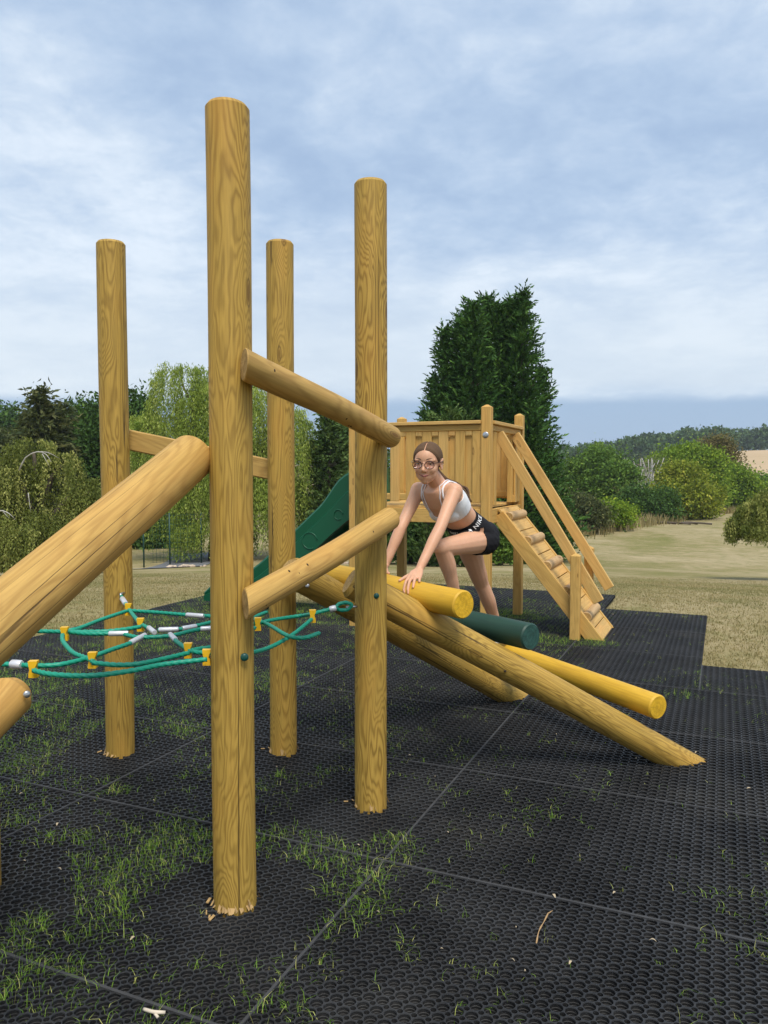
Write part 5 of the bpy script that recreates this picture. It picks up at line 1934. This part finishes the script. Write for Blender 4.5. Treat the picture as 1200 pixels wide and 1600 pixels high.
def leg(H, K, A):
    th_ = (K - H)
    sh = (A - K)
    bend_ = (th_.normalized() - sh.normalized()).normalized()
    capsule(body, *smooth_chain([H, H.lerp(K, 0.3), H.lerp(K, 0.7), K + bend_ * 0.004], [0.078, 0.068, 0.055, 0.046]))
    body.ball(K + bend_ * 0.014, (0.036, 0.036, 0.038))
    back = -bend_
    capsule(body, *smooth_chain([K, K.lerp(A, 0.28) + back * 0.014, K.lerp(A, 0.6) + back * 0.008, A], [0.044, 0.045, 0.036, 0.026]))


leg(HIP_L, K_L, A_L)
leg(HIP_R, K_R, A_R)
FWD = Vector((-0.80, -0.55, 0)).normalized()


def foot(A, toe_z):
    heel = A - FWD * 0.035 + Vector((0, 0, -0.035))
    toe = A + FWD * 0.13 + Vector((0, 0, toe_z))
    capsule(body, *smooth_chain([A, heel.lerp(toe, 0.25) + Vector((0, 0, 0.01)), heel.lerp(toe, 0.7), toe], [0.027, 0.029, 0.026, 0.018]))
    body.ball(heel, 0.027)
    return heel, toe


FT_L = foot(A_L, -0.045)
FT_R = foot(A_R, -0.05)

# head in its own frame: x to her left, y out of the face, z up
hy = Vector((-0.29, -0.945, -0.13)).normalized()
hz = (Vector((0.03, 0, 1)) - hy * hy.dot(Vector((0.03, 0, 1)))).normalized()
hx = hy.cross(hz).normalized()
HM = Matrix((hx, hy, hz)).transposed()


def hp(x, y, z):
    return HEADC + HM @ Vector((x, y, z))


body.ball(hp(0, -0.014, 0.030), (0.0715, 0.088, 0.078), HM, 28, 18)
body.ball(hp(0, 0.016, 0.030), (0.064, 0.066, 0.066), HM, 24, 16)
body.ball(hp(0, 0.018, -0.022), (0.0585, 0.064, 0.070), HM, 24, 16)
body.ball(hp(0, 0.030, -0.060), (0.046, 0.046, 0.040), HM, 20, 12)
body.ball(hp(0, 0.052, -0.082), (0.024, 0.020, 0.022), HM, 16, 10)
body.ball(hp(0, 0.044, -0.064), (0.036, 0.034, 0.030), HM, 20, 12)
for s_ in (1, -1):
    body.ball(hp(0.027 * s_, 0.034, -0.050), (0.028, 0.028, 0.030), HM)
    body.ball(hp(0.031 * s_, 0.049, -0.026), (0.026, 0.024, 0.026), HM)
    body.ball(hp(0.030 * s_, 0.058, 0.024), (0.026, 0.018, 0.012), HM)          # brow
    body.ball(hp(0.0090 * s_, 0.083, -0.030), (0.0078, 0.0085, 0.0065), HM)     # nostril wing
    for q in np.linspace(0, 5.2, 9):                                           # rim of the ear
        body.ball(hp(0.074 * s_ + 0.003 * s_ * math.sin(q), -0.016 + 0.013 * math.cos(q + 0.6), -0.004 + 0.026 * math.sin(q + 0.6)), (0.006, 0.0075, 0.0075), HM, 8, 6)
    body.ball(hp(0.070 * s_, -0.014, -0.006), (0.006, 0.013, 0.022), HM)
    body.ball(hp(0.074 * s_, -0.006, -0.028), (0.005, 0.007, 0.008), HM)
body.tube([hp(0, 0.076, 0.014), hp(0, 0.086, -0.006), hp(0, 0.096, -0.024), hp(0, 0.094, -0.031)], [0.0065, 0.0085, 0.0105, 0.0085], 12)
body.ball(hp(0, 0.092, -0.026), (0.0105, 0.010, 0.0088), HM)
body.tube([hp(-0.021, 0.068, -0.050), hp(0, 0.0815, -0.0545), hp(0.021, 0.068, -0.050)], [0.004, 0.0068, 0.004], 10)
body.tube([hp(-0.018, 0.068, -0.057), hp(0, 0.0795, -0.0635), hp(0.018, 0.068, -0.057)], [0.004, 0.0068, 0.004], 10)

tmp = bpy.data.objects.new('tmp_body', body.mesh('tmp_body'))
COL.objects.link(tmp)
md = tmp.modifiers.new('r', 'REMESH')
md.mode = 'VOXEL'
md.voxel_size = 0.0026
md.adaptivity = 0.0
dg = bpy.context.evaluated_depsgraph_get()
dg.update()
bme = bpy.data.meshes.new_from_object(tmp.evaluated_get(dg))
bpy.data.objects.remove(tmp)
nv = len(bme.vertices)
co = np.empty(nv * 3, np.float32)
bme.vertices.foreach_get('co', co)
co = co.reshape(-1, 3).astype(float)
ed = np.empty(len(bme.edges) * 2, np.int32)
bme.edges.foreach_get('vertices', ed)
ed = ed.reshape(-1, 2)
fc = np.empty(len(bme.loops), np.int32)
bme.loops.foreach_get('vertex_index', fc)
ls_ = np.empty(len(bme.polygons), np.int32)
bme.polygons.foreach_get('loop_total', ls_)
assert (ls_ == 4).all()
fc = fc.reshape(-1, 4)
# keep the largest connected surface
lab = np.arange(nv)
while True:
    l2 = lab.copy()
    np.minimum.at(l2, ed[:, 0], lab[ed[:, 1]])
    np.minimum.at(l2, ed[:, 1], lab[ed[:, 0]])
    l2 = l2[l2]
    l2 = l2[l2]
    if (l2 == lab).all():
        break
    lab = l2
big_lab = np.bincount(lab).argmax()
keepv = lab == big_lab
remap = -np.ones(nv, int)
remap[keepv] = np.arange(keepv.sum())
co = co[keepv]
fc = remap[fc]
fc = fc[(fc >= 0).all(1)]
ed = remap[ed]
ed = ed[(ed >= 0).all(1)]
# smooth: strongly on the body, lightly on face and hands
dh = np.linalg.norm(co - np.array(HEADC), axis=1)
dl = np.minimum(np.linalg.norm(co - np.array(C_L), axis=1), np.linalg.norm(co - np.array(C_R), axis=1))
wgt = np.where((dh < 0.125), 0.62, 1.0) * np.where(dl < 0.09, 0.22, 1.0)
deg = np.bincount(ed.ravel(), minlength=len(co))[:, None]
for it in range(26):
    sm = np.zeros_like(co)
    np.add.at(sm, ed[:, 0], co[ed[:, 1]])
    np.add.at(sm, ed[:, 1], co[ed[:, 0]])
    lamb = 0.55 if it % 2 == 0 else -0.50 if it < 12 else 0.4
    co = co + (sm / np.maximum(deg, 1) - co) * lamb * wgt[:, None]

PB = Vector((0.45, 4.4, 0.5))
girl_M = Matrix.Translation(PB)
bm_me = np_mesh('person', co - np.array(PB), fc)
girl = mesh_obj('person', bm_me, M_SKIN, None, girl_M)
tag(girl, 'smiling girl in glasses, white crop top and black shorts climbing over the yellow log', 'person')
nrm = np.empty(len(co) * 3, np.float32)
bm_me.vertices.foreach_get('normal', nrm)
nrm = nrm.reshape(-1, 3).astype(float)
bvh = BVHTree.FromPolygons([tuple(p) for p in co], [tuple(f) for f in fc])


def seg_d(p, a, b):
    a, b = np.array(a), np.array(b)
    ab = b - a
    t_ = np.clip(((p - a) @ ab) / (ab @ ab), 0, 1)
    return np.linalg.norm(p - (a + t_[:, None] * ab), axis=1), ((p - a) @ ab) / (ab @ ab)


bones = {'torso': (PEL - U_ * 0.08, CHEST, 0.10), 'armL': (S_L, E_L, 0.036), 'armR': (S_R, E_R, 0.036), 'foreL': (E_L, W_L, 0.028), 'foreR': (E_R, W_R, 0.028),
         'thL': (HIP_L, K_L, 0.068), 'thR': (HIP_R, K_R, 0.068), 'shL': (K_L, A_L, 0.04), 'shR': (K_R, A_R, 0.04), 'head': (HEADC, HEADC + Vector((0, 0, 0.01)), 0.09), 'neck': (NECK0, NECK1, 0.042)}
names = list(bones)
DD = np.stack([seg_d(co, a, b)[0] - r for a, b, r in bones.values()], 1)
near = DD.argmin(1)
sT = (co - np.array(PEL)) @ np.array(U_)
lT = (co - np.array(PEL)) @ np.array(Ls)
fT = (co - np.array(PEL)) @ np.array(FRONT)


def shell(name, mask, mat, off, soft=None):
    f_ = fc[mask[fc].all(1)]
    used = np.unique(f_)
    rm = -np.ones(len(co), int)
    rm[used] = np.arange(len(used))
    o_ = np.full(len(used), off) if np.isscalar(off) else off[used]
    v_ = co[used] + nrm[used] * o_[:, None]
    ff = rm[f_]
    # turned-in rim so that the edge has thickness
    e = np.concatenate([ff[:, [0, 1]], ff[:, [1, 2]], ff[:, [2, 3]], ff[:, [3, 0]]])
    key = np.sort(e, 1)
    _, inv, cnt = np.unique(key, axis=0, return_inverse=True, return_counts=True)
    be = e[cnt[inv.ravel()] == 1]
    n0 = len(v_)
    v_all = np.concatenate([v_, co[used] - nrm[used] * 0.001])
    rim = np.stack([be[:, 1], be[:, 0], be[:, 0] + n0, be[:, 1] + n0], 1)
    return mesh_obj(name, np_mesh(name, v_all - np.array(PB), np.concatenate([ff, rim])), mat, girl, girl_M)


isT = near == names.index('torso')
tL, tR = seg_d(co, HIP_L, K_L)[1], seg_d(co, HIP_R, K_R)[1]
thL, thR = near == names.index('thL'), near == names.index('thR')
shorts_mask = ((isT | thL | thR) & (sT < 0.140)) & ~(thL & (tL > 0.20) & (DD[:, 0] > 0.020)) & ~(thR & (tR > 0.10) & (DD[:, 0] > 0.004))
wr = 0.0022 * np.sin(co @ np.array([70, 40, 95])) * np.clip(1 - (sT + 0.1) / 0.14, 0, 1)
shell('shorts', shorts_mask, M_SHORT, 0.0055 + np.abs(wr))
arm_any = np.isin(near, [names.index(q) for q in ('armL', 'armR', 'foreL', 'foreR')])
top = np.where(fT > 0.02, 0.318 - 0.060 * np.clip(1 - (lT / 0.062) ** 2, 0, 1), 0.300 + 0.02 * np.clip(np.abs(lT) / 0.1, 0, 1))
bra_mask = isT & (sT > 0.212) & (sT < top) & (DD[:, names.index('armL')] > 0.012) & (DD[:, names.index('armR')] > 0.012)
shell('crop_top', bra_mask, M_BRA, 0.0045)


def snap(p, off):
    loc, n_, idx, d = bvh.find_nearest(Vector(p))
    return loc + n_ * off


for s_, l0 in ((1, 0.068), (-1, 0.068)):
    S_ = S_L if s_ > 0 else S_R
    a = PEL + U_ * 0.310 + Ls * l0 * s_ + FRONT * 0.09
    mid_ = CHEST.lerp(S_, 0.62) + Vector((0, 0, 0.075)) + FRONT * 0.01
    e = PEL + U_ * 0.295 + Ls * l0 * s_ - FRONT * 0.09
    pts = [snap(q, 0.0035) for q in spline([a, a.lerp(mid_, 0.55) + FRONT * 0.02, mid_, mid_.lerp(e, 0.5) - FRONT * 0.02, e], 0.012)]
    mb = MB()
    mb.tube(pts, [(0.004, 0.006)] * len(pts), 8)
    mb.build_at('shoulder_strap', M_WHT, girl, girl_M)
    pts = [snap(q, 0.003) for q in spline([PEL + U_ * 0.285 + Ls * 0.046 * s_ + FRONT * 0.1, CHEST.lerp(S_, 0.40) + Vector((0, 0, 0.05)) + FRONT * 0.05, CHEST.lerp(S_, 0.42) + Vector((0, 0, 0.07)), CHEST.lerp(S_, 0.42) + Vector((0, 0, 0.03)) - FRONT * 0.06], 0.012)]
    mb = MB()
    mb.tube(pts, [(0.003, 0.0045)] * len(pts), 8)
    mb.build_at('shoulder_strap', M_WHT, girl, girl_M)

# hair: cap over the skull, parted in the middle
hl = (co - np.array(HEADC)) @ np.array([list(hx), list(hy), list(hz)]).T
hxx, hyy, hzz = hl[:, 0], hl[:, 1], hl[:, 2]
line = np.where(hyy > -0.02, 0.088 + 0.95 * (hyy - 0.078) - 0.42 * (np.abs(hxx) / 0.07) ** 2 * 0.075, -0.035 + 0.5 * (hyy + 0.02))
earz = (np.abs(hxx) > 0.062) & (hyy > -0.035) & (hyy < 0.012) & (hzz < 0.028)
hair_mask = (dh < 0.16) & (hzz > line) & (hzz > -0.065) & ~earz & ~((np.abs(hxx) < 0.0016) & (hyy > -0.02))
edge = np.clip((hzz - line) / 0.02, 0.1, 1)
hoff = 0.0012 + 0.0048 * edge * (1 - 0.85 * np.exp(-(hxx / 0.004) ** 2) * (hyy > -0.04)) + 0.0003 * np.sin(np.arctan2(hzz, hxx) * 70)
shell('hair', hair_mask, M_HAIR, hoff)
pp = [hp(0, -0.088, -0.002), at(692, 745, 4.24), at(713, 757, 4.28), at(727, 766, 4.255), at(734, 782, 4.24)]
for q in range(9):
    rq = random.Random(q)
    pts = spline([p + Vector((rq.gauss(0, 0.006), rq.gauss(0, 0.006), rq.gauss(0, 0.006))) * (0.4 + 0.22 * i_) for i_, p in enumerate(pp)], 0.012)
    if q == 0:
        pm = MB()
    pm.tube(pts, [0.0105 * (1 - 0.72 * (i_ / len(pts)) ** 2) for i_ in range(len(pts))], 7)
pony = pm.build_at('ponytail', M_HAIR, girl, girl_M)


def face_pt(x, z, off):
    o_ = hp(x, 0.2, z)
    hit = bvh.ray_cast(o_, -hy)
    p = hit[0] if hit[0] is not None else hp(x, 0.07, z)
    return p + hy * off


def face_strip(name, pts, hw, off, mat):
    """thin strip laid on the face: pts (x, z), half widths along z"""
    vs, fs = [], []
    for (x, z), h in zip(pts, hw):
        vs += [face_pt(x, z - h, off * 0.3), face_pt(x, z, off), face_pt(x, z + h, off * 0.3)]
    n = len(pts)
    for i in range(n - 1):
        for k in range(2):
            fs.append((i * 3 + k, (i + 1) * 3 + k, (i + 1) * 3 + k + 1, i * 3 + k + 1))
    mb = MB()
    mb.add(vs, fs)
    return mb.build_at(name, mat, girl, girl_M)


xs = np.linspace(-0.0245, 0.0245, 15)
face_strip('lips', [(x, -0.0555 + 0.0055 * (abs(x) / 0.0245) ** 2) for x in xs], [0.0062 * max(0.15, 1 - (abs(x) / 0.0252) ** 2) for x in xs], 0.0018, M_LIP)
xs = np.linspace(-0.0275, 0.0275, 15)
face_strip('mouth_line', [(x, -0.0560 + 0.0065 * (abs(x) / 0.0275) ** 2) for x in xs], [0.0014] * 15, 0.0030, M_LIPD)
for s_ in (1, -1):
    xs = np.linspace(0.014, 0.048, 9)
    face_strip('eyebrow', [(x * s_, 0.0275 + 0.006 * math.sin((x - 0.012) / 0.036 * 2.6)) for x in xs], [0.0030 * (1 - 0.6 * i_ / 8) for i_ in range(9)], 0.0015, M_BROW)
    # eye: almond-shaped white with iris and pupil
    ec = face_pt(0.0315 * s_, 0.0055, 0)
    mb = MB()
    mb.ball(ec - hy * 0.0045, (0.0105, 0.0055, 0.0040), HM, 16, 10)
    eye = mb.build_at('eye', M_EYEW, girl, girl_M)
    mb = MB()
    mb.ball(ec + hy * 0.0008 + hx * -0.0006 * s_, (0.0044, 0.0018, 0.0040), HM, 14, 8)
    mb.build_at('iris', M_IRIS, eye, girl_M)
    mb = MB()
    mb.ball(ec + hy * 0.0022 + hx * -0.0006 * s_, (0.0022, 0.0012, 0.0022), HM, 10, 6)
    mb.build_at('pupil', M_PUP, eye, girl_M)
    xs = np.linspace(-0.0135, 0.0135, 9)
    face_strip('eyelid', [(0.0315 * s_ + x, 0.0105 - 0.0045 * (x / 0.0135) ** 2) for x in xs], [0.0013] * 9, 0.0050, M_BROW)

gl = MB()
gy = 0.0925
cs = {}
for s_ in (1, -1):
    ring = [hp(0.0325 * s_ + 0.0245 * math.cos(a) * (1 - 0.05 * math.sin(a)), gy - 0.004 * abs(math.cos(a)) * (1 if math.cos(a) * s_ > 0 else 0) - 0.0, 0.002 + 0.0205 * math.sin(a) + 0.001) for a in np.linspace(0, 2 * math.pi, 33)]
    gl.tube(ring, 0.0018, 8)
    gl.tube([hp(0.055 * s_, gy - 0.004, 0.012), hp(0.066 * s_, 0.072, 0.013), hp(0.0775 * s_, 0.03, 0.012), hp(0.080 * s_, -0.012, 0.012), hp(0.0775 * s_, -0.034, -0.006)], 0.0016, 7)
gl.tube([hp(-0.0105, gy, 0.007), hp(0, gy + 0.003, 0.010), hp(0.0105, gy, 0.007)], 0.0018, 8)
glasses = gl.build_at('glasses', M_FRAME, girl, girl_M)
for s_ in (1, -1):
    mb = MB()
    n = 28
    fr_ = [hp(0.0325 * s_ + 0.0235 * math.cos(2 * math.pi * k / n), gy - 0.0015, 0.003 + 0.0195 * math.sin(2 * math.pi * k / n)) for k in range(n)]
    bk = [p - hy * 0.0012 for p in fr_]
    mb.add(fr_ + bk, [tuple(range(n)), tuple(reversed(range(n, 2 * n)))] + [(k, (k + 1) % n, (k + 1) % n + n, k + n) for k in range(n)])
    mb.build_at('lens', M_LENS, glasses, girl_M)

# printed waistband
def band_pt(s_, th_, off):
    o_ = PEL + U_ * s_
    lat = Lh
    f_ = Lh.cross(U_).normalized()
    d = f_ * math.cos(th_) + lat * math.sin(th_)
    hit = bvh_s.ray_cast(o_ + d * 0.15, -d)
    p = hit[0] if hit[0] is not None else o_ + d * 0.115
    if (p - o_).length < 0.06:
        p = o_ + d * 0.115
    return p + d * off


shorts = [c_ for c_ in bpy.data.objects if c_.name == 'shorts'][0]
cu = bpy.data.curves.new('waistband_text', 'FONT')
cu.body = 'NIKE PRO NIKE'
cu.size = 0.034
cu.offset = 0.0006
cu.space_character = 1.12
to = bpy.data.objects.new('waistband_text', cu)
COL.objects.link(to)
dg = bpy.context.evaluated_depsgraph_get()
dg.update()
tme = bpy.data.meshes.new_from_object(to.evaluated_get(dg))
bpy.data.objects.remove(to)
TEXT_TH0 = 0.88
bvh_s = BVHTree.FromPolygons([tuple(shorts.matrix_basis @ v.co + PB) for v in shorts.data.vertices], [tuple(f.vertices) for f in shorts.data.polygons])
bmt = bmesh.new()
bmt.from_mesh(tme)
bmesh.ops.subdivide_edges(bmt, edges=[e for e in bmt.edges if e.calc_length() > 0.012], cuts=2)
bmesh.ops.triangulate(bmt, faces=bmt.faces)
RADW = 0.108
for v in bmt.verts:
    th_ = TEXT_TH0 + (v.co.x - 0.155) / RADW
    v.co = band_pt(0.099 + v.co.y, th_, 0.0025) - PB
bmt.to_mesh(tme)
bmt.free()
mesh_obj('waistband_text', tme, M_TEXT, shorts, girl_M, smooth=False)

# shoes
def shoe(heel, toe, dz_):
    d = (toe - heel)
    L = d.length + 0.075
    d.normalize()
    side = d.cross(Vector((0, 0, 1))).normalized()
    up = side.cross(d)
    M = Matrix((side, d, up)).transposed().to_4x4()
    M.translation = heel - d * 0.034 + up * dz_
    mb = MB()
    prof = [(0.0, 0.016, 0.020, 0.055), (0.04, 0.031, 0.030, 0.078), (0.25, 0.036, 0.033, 0.082), (0.45, 0.036, 0.033, 0.070), (0.68, 0.041, 0.036, 0.052), (0.88, 0.036, 0.030, 0.042), (1.0, 0.014, 0.012, 0.026)]
    vs, fs = [], []
    for (f_, wb, wt, h) in prof:
        y = f_ * L
        for (x, z) in ((-wb, 0.0), (-wb - 0.002, 0.016), (-wt, 0.024), (-wt * 0.9, h * 0.6), (-wt * 0.5, h), (wt * 0.5, h), (wt * 0.9, h * 0.6), (wt, 0.024), (wb + 0.002, 0.016), (wb, 0.0)):
            vs.append((x, y, z))
    for i in range(len(prof) - 1):
        for k in range(10):
            fs.append((i * 10 + k, (i + 1) * 10 + k, (i + 1) * 10 + (k + 1) % 10, i * 10 + (k + 1) % 10))
    fs += [tuple(range(10)), tuple(reversed([(len(prof) - 1) * 10 + k for k in range(10)]))]
    mb.add(vs, fs)
    return mb.build('shoe', M_SHOE, girl, M)


shoe(FT_L[0], FT_L[1], -0.028)
shoe(FT_R[0], FT_R[1], -0.028)
